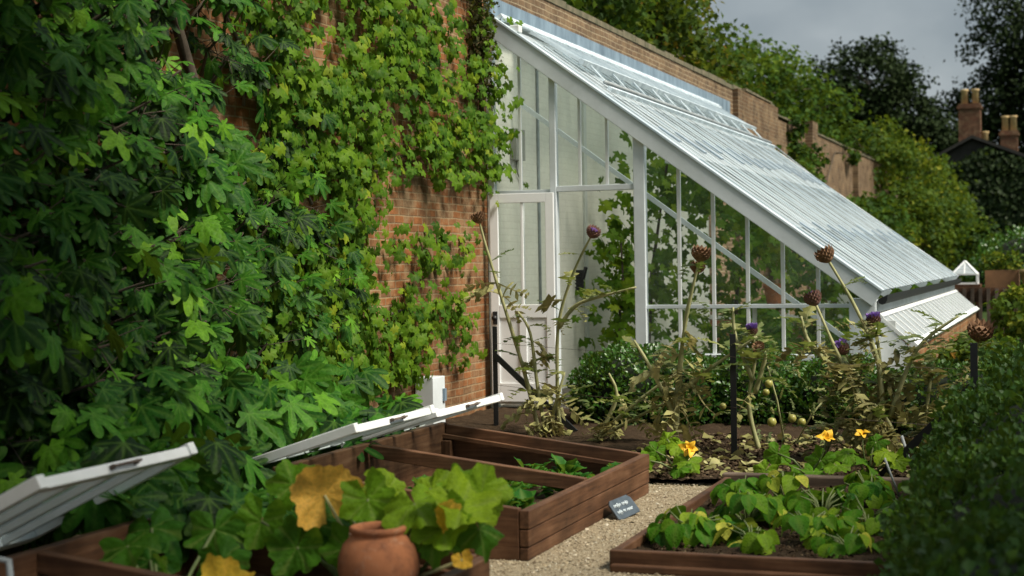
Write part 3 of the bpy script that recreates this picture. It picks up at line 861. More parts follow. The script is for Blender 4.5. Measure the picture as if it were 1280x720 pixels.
# ------------------------------------------------------------------ timber cold frames
def cold_frame(x0, x1, y0, y1, zf, zb, label, cross, t=.05, zs=.05):
    """x0 back, x1 front (path side)"""
    r = empty('cold_frame_box', ((x0 + x1) / 2, (y0 + y1) / 2, 0), label, 'cold frame', 'brown timber cold frames along the wall')
    # front: three boards, each its own plank
    hs = [(.0, zf * .27), (zf * .275, zf * .62), (zf * .625, zf)]
    for k, (a, b) in enumerate(hs):
        MB().box(x1 - t, x1 + (.0, .004, .008)[k], y0, y1, a, b - .004).build('front_board', M['wood_y'], r, .006)
    MB().box(x0, x0 + t, y0, y1, 0, zb).build('back_board', M['wood_y'], r, .006)
    def zat(x): return zb + (zf - zb) * (x - x0) / (x1 - x0)
    for yy in (y0, y1 - t):
        s0 = .0 if yy == y0 else 0
        e = .003
        xs = (x0 + t + e, x1 - t - e)
        v = [(x, y, z) for y in (yy, yy + t) for (x, z) in ((xs[0], 0), (xs[1], 0), (xs[1], zat(xs[1]) - .003), (xs[0], zat(xs[0]) - .003))]
        MB().add(v, [(0, 1, 2, 3), (7, 6, 5, 4), (0, 4, 5, 1), (1, 5, 6, 2), (2, 6, 7, 3), (3, 7, 4, 0)]).build('side_board', M['wood_x'], r, .005)
        # plank line: a thin cover strip on the outer face
    for yy in cross:
        MB().bar((x0 + t, yy, zat(x0 + t) - .045), (x1 - t - .004, yy, zat(x1 - t) - .045), .06, .085).build('cross_bar', M['wood_x'], r, .005)
    # inner rebate strips and corner blocks
    MB().bar((x0 + t, y1 - t - .028, zat(x0) - .09), (x1 - t - .01, y1 - t - .028, zat(x1) - .09), .04, .03).build('ledge', M['wood_x'], r, .003)
    for (xx, yy) in ((x0 + t + .035, y1 - t - .04), (x1 - t - .04, y1 - t - .04), (x1 - t - .04, y0 + t + .04), (x0 + t + .035, y0 + t + .04)):
        MB().box(xx - .033, xx + .033, yy - .036, yy + .036, .02, zat(xx) - .11).build('corner_post', M['wood_z'], r, .004)
    o = relief('soil', x0 + t, x1 - t, y0 + t, y1 - t, zs, .012, M['soil'], 40, 40, 8, None, r)
    return r
cold_frame(-4.28, -2.75, 7.83, 10.34, .275, .46, 'long brown timber cold frame with low green seedlings inside', (9.05,))
cold_frame(-4.05, -2.50, 4.10, 6.57, .275, .45, 'brown timber cold frame holding the terracotta pot and squash', (5.35,), .05, .14)

# cold frame lights (lids): slid back and tipped over the back rail
def lid(y0, y1, xe, ze, xr, zr, L, label, nbar=3):
    r = empty('glazed_cover', (xr, (y0 + y1) / 2, zr), label, 'frame lid', 'white glazed lids slid off the cold frames')
    d = (Vector((xr, 0, zr)) - Vector((xe, 0, ze))).normalized()      # from free edge down to the back
    n = Vector((-d.z, 0, d.x)); n = n if n.z > 0 else -n
    e = Vector((xe, 0, ze))
    P = lambda s, y, h=0: e + d * s + n * h + Vector((0, y, 0))
    # free-edge rail, back rail, two stiles
    MB().bar(P(.03, y0 + .052), P(.03, y1 - .052), .06, .046, n).build('rail', M['white'], r, .005)
    MB().bar(P(L - .045, y0 + .052), P(L - .045, y1 - .052), .09, .05, n).build('rail', M['white'], r, .005)
    for yy in (y0 + .026, y1 - .026):
        MB().bar(P(-.012, yy, .006), P(L, yy, .004), .05, .056, n).build('stile', M['white'], r, .005)
    for k in range(1, nbar + 1):
        yy = y0 + (y1 - y0) * k / (nbar + 1)
        MB().bar(P(.062, yy, -.004), P(L - .092, yy, -.004), .03, .034, n).build('glazing_bar', M['white'], r, .003)
    me = bpy.data.meshes.new('pane'); me.from_pydata([tuple(P(.05, y0 + .04, .008)), tuple(P(L - .08, y0 + .04, .008)), tuple(P(L - .08, y1 - .04, .008)), tuple(P(.05, y1 - .04, .008))], [], [(0, 1, 2, 3)])
    link('pane', me, M['lidglass'], r)
    ym = (y0 + y1) / 2
    h = MB()
    for s in (-1, 1):
        h.bar(P(-.004, ym + s * .085, .0), P(-.022, ym + s * .085, .0), .016, .02, n)
    h.bar(P(-.024, ym - .10, .0), P(-.024, ym + .10, .0), .022, .010, n)
    h.build('handle', M['rust'], r)
    return r
lid(4.93, 6.06, -3.70, .785, -4.03, .625, 1.0, 'white glazed lid nearest the camera, tipped off the cold frame that holds the pot')
lid(7.90, 9.06, -3.80, .675, -4.262, .525, .70, 'white glazed lid leaning back beneath the fig, the middle of the three')
lid(9.08, 10.32, -3.80, .645, -4.262, .50, .70, 'white glazed lid farthest from the camera, leaning beside the white box')
t = empty('lid_prop', (-4.1, 4.9, .3), 'bent dark metal prop below the lid nearest the camera', 'prop')
MB().tube([(-3.93, 4.86, .52), (-3.78, 4.86, .505), (-3.76, 4.86, .3), (-3.74, 4.87, .1)], .014, 8).tube([(-3.93, 4.86, .52), (-3.95, 4.86, .3), (-3.93, 4.87, .1)], .014, 8).build('prop_rod', M['galv'], t)

# white box against the wall
t = empty('white_box', (-5.8, 13.75, 0), 'narrow white painted wooden box standing against the brick wall', 'box')
MB().box(-5.97, -5.78, 13.78, 14.08, 0, .50).build('box_body', M['paint'], t, .006)
MB().box(-5.778, -5.755, 14.01, 14.06, .26, .38).build('catch', M['lead'], t)

# slate sign leaning on the cold frame
t = empty('slate_sign', (-2.66, 9.38, 0), 'small dark slate marker with white handwriting leaning on the cold frame', 'sign')
sp0 = Vector((-2.65, 9.21, 0)); su = Vector((.10, .40, .02)).normalized(); 
sn = Vector((.72, -.35, .6)); sn = (sn - sn.dot(su) * su).normalized(); sv = sn.cross(su)
def SP(u, v, h=0): return sp0 + su * u + sv * v + sn * h
outl = [(a * .76, b * .86) for a, b in [(.0, .0), (.04, -.012), (.35, .0), (.36, .02), (.35, .125), (.31, .155), (.035, .15), (.0, .12)]]
v = [SP(a, b, 0) for a, b in outl] + [SP(a, b, .014) for a, b in outl]
k = len(outl)
MB().add(v, [tuple(range(k))[::-1], tuple(range(k, 2 * k))] + [(i, (i + 1) % k, k + (i + 1) % k, k + i) for i in range(k)]).build('slate', M['slate'], t, .003)
wr = MB()
rr = random.Random(5)
for row, words in ((.080, (6, 5)), (.034, (4, 2, 5))):
    u = .026
    for wl in words:
        for q in range(wl):
            w = .0135
            pts = []
            ph = rr.uniform(0, 6)
            tall = .034 if rr.random() < .3 else .020
            for j in range(7):
                a = j / 6
                pts.append(SP(u + w * a + .002 * math.sin(ph + 5 * a), row + .5 * tall * math.sin(ph + a * rr.uniform(5, 8)) + .004, .0165))
            wr.tube(pts, .0026, 4)
            u += .0145
        u += .013
wr.build('lettering', M['chalk'], t)

# raised bed and edging
rb = empty('raised_bed', (-1.5, 9.2, 0), 'low brown timber bed full of bean plants beside the path', 'raised bed')
MB().box(-2.27, 1.2, 7.72, 7.77, 0, .105).build('front_board', M['wood_x'], rb, .008)
MB().box(-2.25, 1.2, 7.66, 7.718, 0, .04).build('front_board', M['wood_x'], rb, .008)
MB().box(-2.27, -2.22, 7.772, 10.55, 0, .10).build('side_board', M['wood_y'], rb, .008)
relief('soil', -2.22, 1.2, 7.77, 10.55, .055, .03, M['soil'], 90, 90, 12, None, rb)
t = empty('edging_board', (-1.2, 10.7, 0), 'grey weathered timber edging between the bean bed and the back soil bed', 'edging')
MB().box(-2.30, 1.2, 10.60, 10.70, -.02, .115).build('board', M['wood_weathered'], t, .012)

# ------------------------------------------------------------------ black steel posts and wires
def steel_post(x, y, h, brace, label, lean=0):
    t = empty('fence_post', (x, y, 0), label, 'post', 'black steel posts of the plant support')
    MB().box(x - .024, x + .024, y - .004, y + .004, -.05, h).box(x - .024, x - .016, y + .0045, y + .045, -.05, h).build('upright', M['iron'], t)
    if brace:
        MB().bar((x, y - .012, h * .72), brace, .055, .02, (0, 1, 0)).build('brace', M['iron'], t)
    return t
steel_post(-5.25, 14.07, .98, (-4.30, 13.60, .03), 'black steel post with diagonal brace nearest the white door')
steel_post(-2.545, 12.21, 1.0, None, 'plain black steel post standing alone in the soil bed')
steel_post(-.64, 11.0, 1.0, (-1.28, 11.12, .06), 'black steel post with diagonal brace at the dark hedge')
for z, lab in ((.82, 'upper thin wire strung between the black posts'), (.42, 'lower thin wire strung between the black posts')):
    w = MB().tube([(-5.25, 14.05, z), (-3.9, 13.12, z - .02), (-2.545, 12.19, z), (-1.6, 11.6, z - .012), (-.64, 11.0, z)], .0018, 5)
    o = w.build('wire', M['rust']); setp(o, lab, 'wire')
# pale canes by the hedge
for i, (a, b, lab) in enumerate((((-1.06, 11.3, .0), (-1.15, 11.25, .33), 'thick pale cane leaning in the soil at the hedge foot'), ((-.90, 12.3, .1), (-1.0, 12.3, .36), 'pale cane farthest back, beside the black brace'),
                                 ((-.93, 12.1, .06), (-.98, 12.1, .2), 'short pale cane stub beside a taller cane'), ((-1.02, 9.8, .12), (-1.1, 9.75, .36), 'thin pale cane among the bean plants at the hedge'))):
    o = MB().tube([a, b], .011 if i != 3 else .007, 8).build('garden_cane', M['stakes']); setp(o, lab, 'cane')

# ------------------------------------------------------------------ fig against the wall
def fig():
    t = empty('fig_tree', (-5.7, 7.5, 0), 'large dark green fig tree with lobed leaves spread over the wall', 'tree')
    def bulge(y, z):
        b = 1.0 * math.exp(-((y - 6.5) / 3.3) ** 2) * (.62 + .38 * math.exp(-((z - 1.5) / 1.3) ** 2))
        b = max(b, .22)
        if y > 9.5: b *= max(.25, 1 - (y - 9.5) / 3.6)
        if z < .5: b *= .72
        return b
    pos = []; dr = []; nr_ = []; sc_ = []; rn = []
    tr = MB()
    for y in (5.2, 6.6, 7.9, 9.0):
        pts = [(-5.75, y, 0)]
        for k in range(1, 6): pts.append((-5.8 + .1 * random.random(), y + k * .12 * random.uniform(-1, 1.8), k * .95))
        tr.tube(pts, [.07, .06, .05, .045, .035, .02], 8)
    ntip = 0
    while ntip < 680:
        y = rng.uniform(3.4, 12.3); z = rng.uniform(.15, 4.8)
        # ragged right-hand limit: the fig leans over the lower right
        lim = 11.9 - .45 * max(0, z - 1.6) + .25 * math.sin(5 * z)
        if z < .9: lim = 10.6
        if y > lim: continue
        if y > 9.3 and z > 2.6 and rng.random() < .45: continue
        ntip += 1
        b = bulge(y, z) * rng.uniform(.72, 1.08)
        c = np.array([WX + .08 + b, y, z])
        out_ = unit(np.array([.8, -.28 + rng.normal(0, .3), .25 + rng.normal(0, .25)]))
        tr.tube([(WX + .1, y + rng.normal(0, .15), z - .28), (WX + .05 + b * .6, y, z - .12), tuple(c)], [.016, .012, .007], 5)
        base = rng.random()
        nl = rng.integers(4, 8)
        for k in range(nl):
            a = k * 2.4 + rng.normal(0, .3)
            s1 = unit(np.cross(out_, [0, 0, 1.])); s2 = np.cross(s1, out_)
            el = rng.uniform(.35, 1.25)
            d = unit(out_ * math.cos(el) + (s1 * math.cos(a) + s2 * math.sin(a)) * math.sin(el) + np.array([0, 0, -.28]))
            pet = rng.uniform(.06, .24)
            p = c + d * pet + np.array([0, 0, .02]) - out_ * rng.uniform(0, .3) + rng.normal(0, .05, 3)
            dleaf = unit(d * .8 + np.array([.15, -.1, -.45 - .5 * rng.random()]) + rng.normal(0, .25, 3))
            nn = unit(out_ * .6 + np.array([.40, -.45, .45]) + rng.normal(0, .32, 3))
            pos.append(p); dr.append(dleaf); nr_.append(nn)
            sc_.append(rng.uniform(.08, .205) * (.85 if y > 10 else 1)); rn.append(np.clip(.36 + .6 * (base - .5) + rng.normal(0, .25), 0, 1))
            tr.tube([tuple(c - out_ * .1), tuple(p)], .003, 4, False)
    # low boughs hanging over the back of the cold frames
    for k in range(88):
        y = rng.uniform(6.3, 10.2); z = rng.uniform(.35, 1.0)
        c = np.array([rng.uniform(-4.85, -4.45), y, z])
        if z > .62 and c[0] > -4.6: c[0] -= .2
        if k >= 66:
            y = rng.uniform(6.15, 6.8); z = rng.uniform(.42, .72); c = np.array([rng.uniform(-4.5, -3.95), y, z])
        elif k >= 50:
            y = rng.uniform(6.85, 7.65); z = rng.uniform(.28, .66); c = np.array([rng.uniform(-4.6, -4.08), y, z])
        base = rng.random()
        for j in range(6):
            a = j * 2.4 + k
            d = unit(np.array([.5 + .4 * math.cos(a), -.2 + .8 * math.sin(a), -.2 + .3 * math.cos(a * 1.7)]))
            p = c + d * rng.uniform(.02, .2) + rng.normal(0, .07, 3) * [.6, 1, .8]
            pos.append(p); dr.append(unit(d * .7 + [0.1, -.1, -.6] + rng.normal(0, .35, 3))); nr_.append(unit(np.array([.6, -.5, .5]) + rng.normal(0, .35, 3)))
            sc_.append(rng.uniform(.15, .24)); rn.append(np.clip(.42 + .5 * (base - .5) + rng.normal(0, .15), 0, 1))
    # loose filling leaves nearer the wall
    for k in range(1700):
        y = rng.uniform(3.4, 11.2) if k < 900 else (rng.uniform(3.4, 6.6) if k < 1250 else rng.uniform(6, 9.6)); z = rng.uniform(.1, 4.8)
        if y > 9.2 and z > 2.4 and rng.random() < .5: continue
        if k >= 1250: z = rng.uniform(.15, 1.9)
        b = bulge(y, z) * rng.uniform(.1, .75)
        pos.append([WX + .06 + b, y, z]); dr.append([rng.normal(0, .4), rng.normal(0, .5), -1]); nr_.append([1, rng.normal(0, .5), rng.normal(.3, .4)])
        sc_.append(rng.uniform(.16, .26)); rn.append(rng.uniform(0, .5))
    tr.build('trunk', M['bark'], t)
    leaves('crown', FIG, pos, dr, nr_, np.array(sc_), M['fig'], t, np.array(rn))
fig()

# ------------------------------------------------------------------ grape vine on the brick
def grape():
    t = empty('grape_vine', (-5.9, 12.9, 0), 'bright green grape vine climbing the brick beside the glasshouse', 'vine')
    st = MB()
    st.tube([(-5.92, 12.3, 0), (-5.9, 12.2, 1.2), (-5.92, 12.45, 2.4), (-5.9, 12.9, 3.4), (-5.92, 13.6, 4.3)], [.035, .03, .028, .02, .012], 8)
    st.tube([(-5.91, 12.4, 2.3), (-5.92, 13.4, 2.6), (-5.92, 14.6, 2.75), (-5.92, 15.6, 3.0)], [.02, .015, .012, .007], 6)
    st.tube([(-5.91, 12.25, .9), (-5.92, 13.2, 1.15), (-5.92, 14.6, 1.22)], [.018, .012, .007], 6)
    st.tube([(-5.91, 12.9, 3.4), (-5.92, 14.0, 3.5), (-5.92, 15.2, 3.4)], [.016, .012, .007], 6)
    st.build('stem', M['bark'], t)
    def dens(y, z):
        d = 0
        if 10.6 < y < 15.95 and 2.35 < z < 5: d = 1.0
        if y > 13.4 and 2.35 < z < 2.6: d = .5
        if y > 14.6 and z > 3.75: d = .0
        if y > 13.9 and z > 4.15 - (y - 13.9) * .3: d = .12
        if 14.2 < y < 15.7 and 3.05 < z < 3.3: d = .25
        if y > 14.9 and 2.5 < z < 3.6: d *= .75
        if y < 12.1 and z > 3.3: d = .55
        if y < 12.95 and .4 < z <= 2.5: d = max(d, .9 if y < 12.5 else .35)
        if 12.2 < y < 14.9 and not (13.5 < y < 14.3 and z < .66) and abs(z - .88) < .46 - .13 * max(0, y - 13.7): d = max(d, .95)
        if 12.9 < y < 15.2 and abs(z - 1.76) < .17 - .07 * abs(y - 13.9): d = max(d, .6)
        if 13.2 < y < 13.9 and 2.2 < z < 2.6: d *= .5
        return d
    pos = []; dr = []; nn = []; s = []; rn = []
    while len(pos) < 4900:
        y = rng.uniform(10.4, 16.0); z = rng.uniform(.5, 4.9)
        if rng.random() > dens(y, z): continue
        base = rng.random()
        if .5 + .5 * math.sin(3.1 * y + 1.7 * z) * math.sin(2.3 * z - 1.1 * y) < .18: continue   # bare patches
        for k in range(rng.integers(3, 7)):
            dep = abs(rng.normal(.10, .09)) + .03 + (.12 if z > 2.4 else 0) * rng.random()
            pos.append([WX + dep, y + rng.normal(0, .09), z + rng.normal(0, .09)])
            dr.append([rng.normal(.25, .3), rng.normal(0, .45), -1])
            nn.append([.75 + rng.normal(0, .2), -.25 + rng.normal(0, .35), .55 + rng.normal(0, .3)])
            s.append(rng.uniform(.045, .10)); rn.append(np.clip(.5 + .5 * (base - .5) + rng.normal(0, .2), 0, 1))
    leaves('foliage', VINE, pos, dr, nn, np.array(s), M['vine'], t, np.array(rn))
grape()
# dry brown creeper where the wall meets the glasshouse
t = empty('dry_creeper', (-5.85, 15.55, 3.2), 'brown dried creeper clump hanging at the wall top beside the glasshouse', 'creeper')
MB().tube([(-5.93, 15.6, 3.1), (-5.9, 15.55, 4.0), (-5.92, 15.5, 4.8)], .03, 6).build('stem', M['bark'], t)
n = 1500
p = np.stack([WX + np.abs(rng.normal(.1, .07, n)), rng.normal(15.45, .12, n), rng.uniform(3.35, 4.95, n)], 1)
leaves('foliage', RH2, p, rdir(n) + [0, 0, -.6], rdir(n) + [.6, -.4, .2], rng.uniform(.03, .075, n), M['brownfol'], t)

# ------------------------------------------------------------------ squash in the near cold frame
def big_plant(name, label, cat, base, lvs, group=None, stem_mat='stem_green'):
    t = empty(name, base, label, cat, group)
    st = MB()
    b0 = Vector(base)
    for (x, y, z, size, d, nrm, rn, kind, lab) in lvs:
        tip = Vector((x, y, z))
        mid = (b0 * .45 + tip * .55) + Vector((0, 0, .04))
        lf_m = M['squash_yellow'] if kind else M['squash']
        size = size * (1 if kind else .9)
        o = leaves('leaf', [WITHER[int(abs(x * 50)) % 2] if kind else SQ[int(abs(x * 97 + z * 31)) % 4]], [(x, y, z)], [d], [nrm], [size], lf_m, t, np.array([rn]))
        if lab: o['label'] = lab
        MB().tube([tuple(b0 + Vector((random.uniform(-.05, .05), random.uniform(-.05, .05), 0))), tuple(mid), tuple(tip)], [.012, .009, .007], 6).build('stalk', M['stem_straw'] if kind else M[stem_mat], o)
    return t
C = Vector((0, -1, .2))
LV = [
 (-3.13, 6.20, .58, .18, (-.12, -.2, 1), (.5, -.9, .45), .8, 1, 'withered orange leaf held upright'),
 (-2.86, 6.28, .60, .15, (-.45, .1, .8), (.75, -.6, .5), .9, 0, None),
 (-2.66, 6.30, .61, .13, (.3, .2, .35), (.2, -.35, .9), .85, 0, None),
 (-2.52, 6.35, .60, .15, (-.3, .2, .2), (.1, -.5, .9), .6, 0, None),
 (-2.42, 6.28, .59, .17, (.15, .1, .8), (.55, -.85, .5), .8, 0, None),
 (-2.66, 6.12, .57, .20, (.35, -.35, -.2), (-.1, -.35, .9), .75, 0, None),
 (-2.46, 6.15, .56, .21, (.8, -.1, -.55), (.7, -.35, .7), .95, 0, None),
 (-2.52, 6.10, .49, .17, (.2, -.35, -.45), (-.15, -.5, .8), .7, 0, None),
 (-2.92, 6.2, .57, .16, (.25, -.15, -.5), (.0, -.6, .7), .6, 0, None),
 (-2.40, 6.2, .46, .15, (.45, -.3, -.8), (.6, -.5, .35), .2, 0, None),
 (-2.56, 6.08, .44, .14, (.1, -.5, -.6), (.2, -.6, .5), .3, 0, None),
 (-3.36, 6.34, .60, .15, (-.3, .1, .7), (.5, -.8, .4), .5, 0, None),
 (-3.12, 6.4, .52, .17, (.3, .1, -.3), (.2, -.6, .7), .45, 0, None),
 (-3.42, 6.15, .46, .16, (-.1, -.2, -.6), (.3, -.7, .6), .5, 0, None),
 (-3.18, 6.2, .45, .18, (.2, -.2, -.4), (.2, -.75, .6), .15, 0, None),
 (-3.22, 6.1, .36, .17, (-.2, -.2, -.5), (.2, -.85, .5), .25, 0, None),
 (-3.0, 6.15, .36, .15, (-.1, -.2, -.6), (.2, -.85, .5), .3, 0, None),
 (-2.50, 6.08, .53, .085, (-.1, -.1, 1), (.8, -.5, .2), .6, 1, 'small curled yellow leaf'),
 (-2.39, 5.98, .37, .05, (.3, -.2, -.7), (.4, -.8, .3), .5, 1, 'small yellow drooping leaf'),
]
big_plant('squash_plant', 'big leaved squash with one withered orange leaf behind the terracotta pot', 'plant', (-2.9, 6.25, .06), LV)
LV = [(-3.72, 5.55, .44, .16, (.2, -.2, -.1), (.2, -.7, .8), .2, 0, None), (-3.22, 5.45, .31, .14, (.4, .1, -.1), (.1, -.7, .8), .3, 1, 'yellow leaf'),
      (-3.5, 5.5, .33, .13, (.1, -.1, .2), (.1, -.7, .8), .4, 0, None), (-3.15, 5.5, .28, .16, (.3, 0, -.1), (.2, -.5, .8), .3, 0, None), (-3.86, 5.95, .44, .17, (.3, -.3, -.3), (.2, -.7, .7), .1, 0, None), (-3.6, 6.05, .43, .17, (.2, -.3, -.4), (.2, -.8, .6), .2, 0, None), (-3.74, 5.75, .34, .15, (-.3, -.3, -.2), (.2, -.7, .8), .05, 0, None), (-3.45, 5.85, .34, .15, (.3, -.2, -.4), (.2, -.8, .6), .15, 0, None)]
big_plant('squash_plant', 'low squash with a yellow leaf behind the near crossbar', 'plant', (-3.5, 5.45, .06), LV)
# terracotta forcing pot
t = empty('terracotta_jar', (-2.78, 6.0, .16), 'round bellied terracotta jar standing in the near cold frame', 'pot')
prof = [(0, 0), (.13, 0), (.165, .05), (.192, .12), (.203, .19), (.198, .25), (.175, .31), (.142, .345), (.130, .355), (.131, .366), (.139, .373), (.142, .385), (.139, .398), (.128, .402), (.112, .398), (.108, .36), (.15, .30), (.15, .1), (0, .08)]
prof = [(r * .86, z * .83) for r, z in prof]
MB().lathe(prof, (-2.78, 6.0, .16), 48).build('jar_body', M['terracotta'], t)

# seedlings in the far cold frame
k = 0
spots = []
for (xa, xb, ya, yb, cnt) in ((-4.0, -2.95, 8.1, 8.95, 34), (-3.5, -2.9, 9.3, 10.1, 14)):
    for i in range(cnt):
        spots.append((rng.uniform(xa, xb), rng.uniform(ya, yb)))
protos = []
for q in range(4):
    nl = 12
    a = np.arange(nl) * 2.4
    el = rng.uniform(.2, 1.0, nl)
    d = np.stack([np.cos(a) * np.cos(el), np.sin(a) * np.cos(el), np.sin(el)], 1)
    protos.append((d, el))
meshes = []
for i, (x, y) in enumerate(spots):
    if i < 4:
        d, el = protos[i]
        o = leaves('seedling', LETT, d * .03 + [0, 0, .05], d + [0, 0, -.15], np.stack([-d[:, 0] * .5, -d[:, 1] * .5, np.ones(12)], 1), rng.uniform(.05, .085, 12), M['lettuce'])
        meshes.append(o)
    else:
        o = meshes[i % 4].copy(); col.objects.link(o)
    o.location = (x, y, .06); o.rotation_euler = (0, 0, rng.uniform(0, 6.28)); s = rng.uniform(.9, 1.5); o.scale = (s, s, s * rng.uniform(.9, 1.5))
    setp(o, 'small bright green seedling in the far cold frame', 'seedling', 'seedlings in the far cold frame')

# ------------------------------------------------------------------ bean plants
def bean(x, y, h, r, nl, label, yel=0.0):
    t = empty('bean_plant', (x, y, .06), label, 'plant', 'bean plants in the raised bed')
    st = MB()
    pos = []; dr = []; nn = []; s = []; rn = []
    for k in range(nl):
        a = rng.uniform(0, 6.28); e = rng.random() ** .6
        hz = .72 * h * rng.uniform(.3, 1)
        c = np.array([x + math.cos(a) * r * e * .8, y + math.sin(a) * r * e * .8, .06 + hz * (1 - .35 * e * e)])
        st.tube([(x, y, .05), (x * .6 + c[0] * .4, y * .6 + c[1] * .4, .05 + hz * .6), tuple(c)], [.006, .005, .003], 5)
        o_ = np.array([math.cos(a), math.sin(a), 0])
        for da_ in (-1.1, 0, 1.1):
            dd = np.array([math.cos(a + da_), math.sin(a + da_), -.55 - .5 * rng.random()])
            pos.append(c + dd * .02); dr.append(dd); nn.append(np.array([0.1, -.25, 1]) + o_ * .45 + rng.normal(0, .25, 3))
            s.append(rng.uniform(.085, .15)); rn.append(np.clip(rng.normal(.45, .2) + (yel if rng.random() < .3 else 0), 0, 1))
    st.build('stem', M['stem_green'], t)
    leaves('foliage', BEAN, pos, dr, nn, np.array(s), M['bean'], t, np.array(rn))
for args in (
    (-2.00, 8.35, .32, .24, 16, 'leafy bean plant at the front left corner of the bed', .3),
    (-1.78, 8.85, .36, .24, 16, 'dark leaved bean plant behind the corner one', .0),
    (-1.62, 8.20, .26, .2, 12, 'low bean plant with a pale yellow leaf at the bed front', .5),
    (-1.66, 9.5, .42, .22, 15, 'tallest bean plant, topped with yellowing leaves', .45),
    (-1.36, 8.5, .30, .22, 13, 'bean plant in the middle front of the bed', .1),
    (-1.40, 9.2, .34, .24, 15, 'bean plant in the centre of the bed', .1),
    (-1.20, 9.8, .34, .22, 13, 'bean plant at the back of the bed by the edging', .1),
    (-1.10, 8.9, .30, .22, 13, 'bean plant near the hedge with small pale leaves', .25),
    (-1.95, 9.6, .30, .2, 11, 'bean plant at the back left of the bed', .2),
    (-1.12, 8.25, .22, .2, 10, 'small bean plant at the bed front nearest the hedge', .3),
    (-.92, 9.4, .30, .2, 12, 'bean plant half under the hedge at the right of the bed', .25)):
    bean(*args)

# ------------------------------------------------------------------ squash with flowers in the back bed
def flower(t, p, size, face):
    pos = []; dr = []; nn = []
    f = unit(np.array(face, float)); s1 = unit(np.cross(f, [0.1, 0.2, 1])); s2 = np.cross(s1, f)
    for k in range(6):
        a = k * PI / 3
        r_ = s1 * math.cos(a) + s2 * math.sin(a)
        pos.append(np.array(p)); dr.append(r_ * rng.uniform(.5, 1) + f * rng.uniform(.4, .9)); nn.append(f - r_ * .4 + rng.normal(0, .3, 3))
    o = leaves('flower', [ovate(w=.42, droop=.45, fold=.3, wav=.12)], pos, dr, nn, size * .78 * rng.uniform(.7, 1.1, len(pos)), M['yellow'], t)
def small_squash(base, lv, fl, label):
    t = empty('flowering_squash', base, label, 'plant', 'flowering squash plants in the back bed')
    st = MB()
    pos = []; dr = []; nn = []; s = []; rn = []
    for (dx, dy, z, size) in lv:
        c = np.array([base[0] + dx, base[1] + dy, z])
        st.tube([base, (base[0] + dx * .5, base[1] + dy * .5, z * .8), tuple(c)], [.009, .008, .005], 6)
        pos.append(c); dr.append([dx + rng.normal(0, .2), dy - .15, -.15 + rng.normal(0, .25)]); nn.append([.25 + rng.normal(0, .2), -.55 + rng.normal(0, .2), .8]); s.append(size); rn.append(rng.uniform(.35, .95))
    st.build('stem', M['stem_green'], t)
    leaves('foliage', SQ, pos, dr, nn, np.array(s), M['squash'], t, np.array(rn))
    for (dx, dy, z, size, face) in fl:
        st = MB(); 
        flower(t, (base[0] + dx, base[1] + dy, z), size, face)
        MB().tube([base, (base[0] + dx * .8, base[1] + dy, z * .7), (base[0] + dx, base[1] + dy, z)], .005, 5).build('flower_stalk', M['stem_green'], t)
small_squash((-2.72, 11.05, .05), [(-.16, .0, .2, .10), (.0, .05, .24, .11), (.10, -.1, .15, .12), (-.22, -.1, .15, .09), (-.1, .1, .28, .1), (.05, -.15, .1, .1)], [(.10, -.05, .235, .1, (.3, -.9, .3))], 'flowering squash beside the far corner of the cold frame')
small_squash((-1.75, 10.95, .05), [(-.22, .0, .22, .11), (-.1, -.1, .14, .12), (.08, 0, .18, .12), (.2, -.1, .16, .11), (-.28, -.15, .12, .1), (.05, -.15, .12, .1)], [(.12, -.02, .33, .095, (.1, -.5, .8))], 'flowering squash with one flat yellow bloom, centre of the back bed')
small_squash((-1.36, 11.05, .05), [(-.14, .0, .22, .12), (.0, -.1, .16, .12), (.12, -.05, .24, .11), (.2, 0, .18, .10), (.05, .05, .3, .1)], [(-.04, .0, .36, .07, (.1, -.4, .9))], 'flowering squash with a small bloom nearest the leaning cane')

# ------------------------------------------------------------------ cardoons
def head(t, p, r, d, col_, tuft=0.0):
    p = np.array(p, float); d = unit(np.array(d, float))
    s1 = unit(np.cross(d, [.2, .1, 1.])); s2 = np.cross(s1, d)
    # bracts as overlapping scales on a bulb, plus the bulb itself
    pos = []; dr = []; nn = []
    for ring in range(7):
        th = .35 + ring * .30
        for k in range(12):
            a = k * PI / 6 + ring * .26
            rad = s1 * math.cos(a) + s2 * math.sin(a)
            q = -d * math.cos(th) * r * .8 + rad * math.sin(th) * r * .85
            pos.append(p + q); dr.append(d * .8 + rad * (.55 + .2 * rng.random()) - d * math.cos(th) * .1); nn.append(rad - d * .2)
    o = leaves('flower_head', RH2, pos, dr, nn, r * .62, M[col_], t, smooth=False)
    mb = MB()
    pts = [p - d * r * .85, p - d * r * .6, p - d * r * .1, p + d * r * .35, p + d * r * .55]
    mb.tube([tuple(q) for q in pts], [r * .25, r * .62, r * .82, r * .62, r * .3], 14)
    mb.build('bulb', M[col_], o)
    if tuft:
        n = 150
        a = rng.uniform(0, 6.28, n); e = np.sqrt(rng.random(n))
        q = p + d * r * .35 + (s1[None] * np.cos(a)[:, None] + s2[None] * np.sin(a)[:, None]) * (e * r * .5)[:, None]
        dd = d[None] + (s1[None] * np.cos(a)[:, None] + s2[None] * np.sin(a)[:, None]) * (e * .7)[:, None]
        leaves('florets', RH, q, dd, rdir(n), tuft * rng.uniform(.7, 1.1, n), M['purple'], o)
    return o

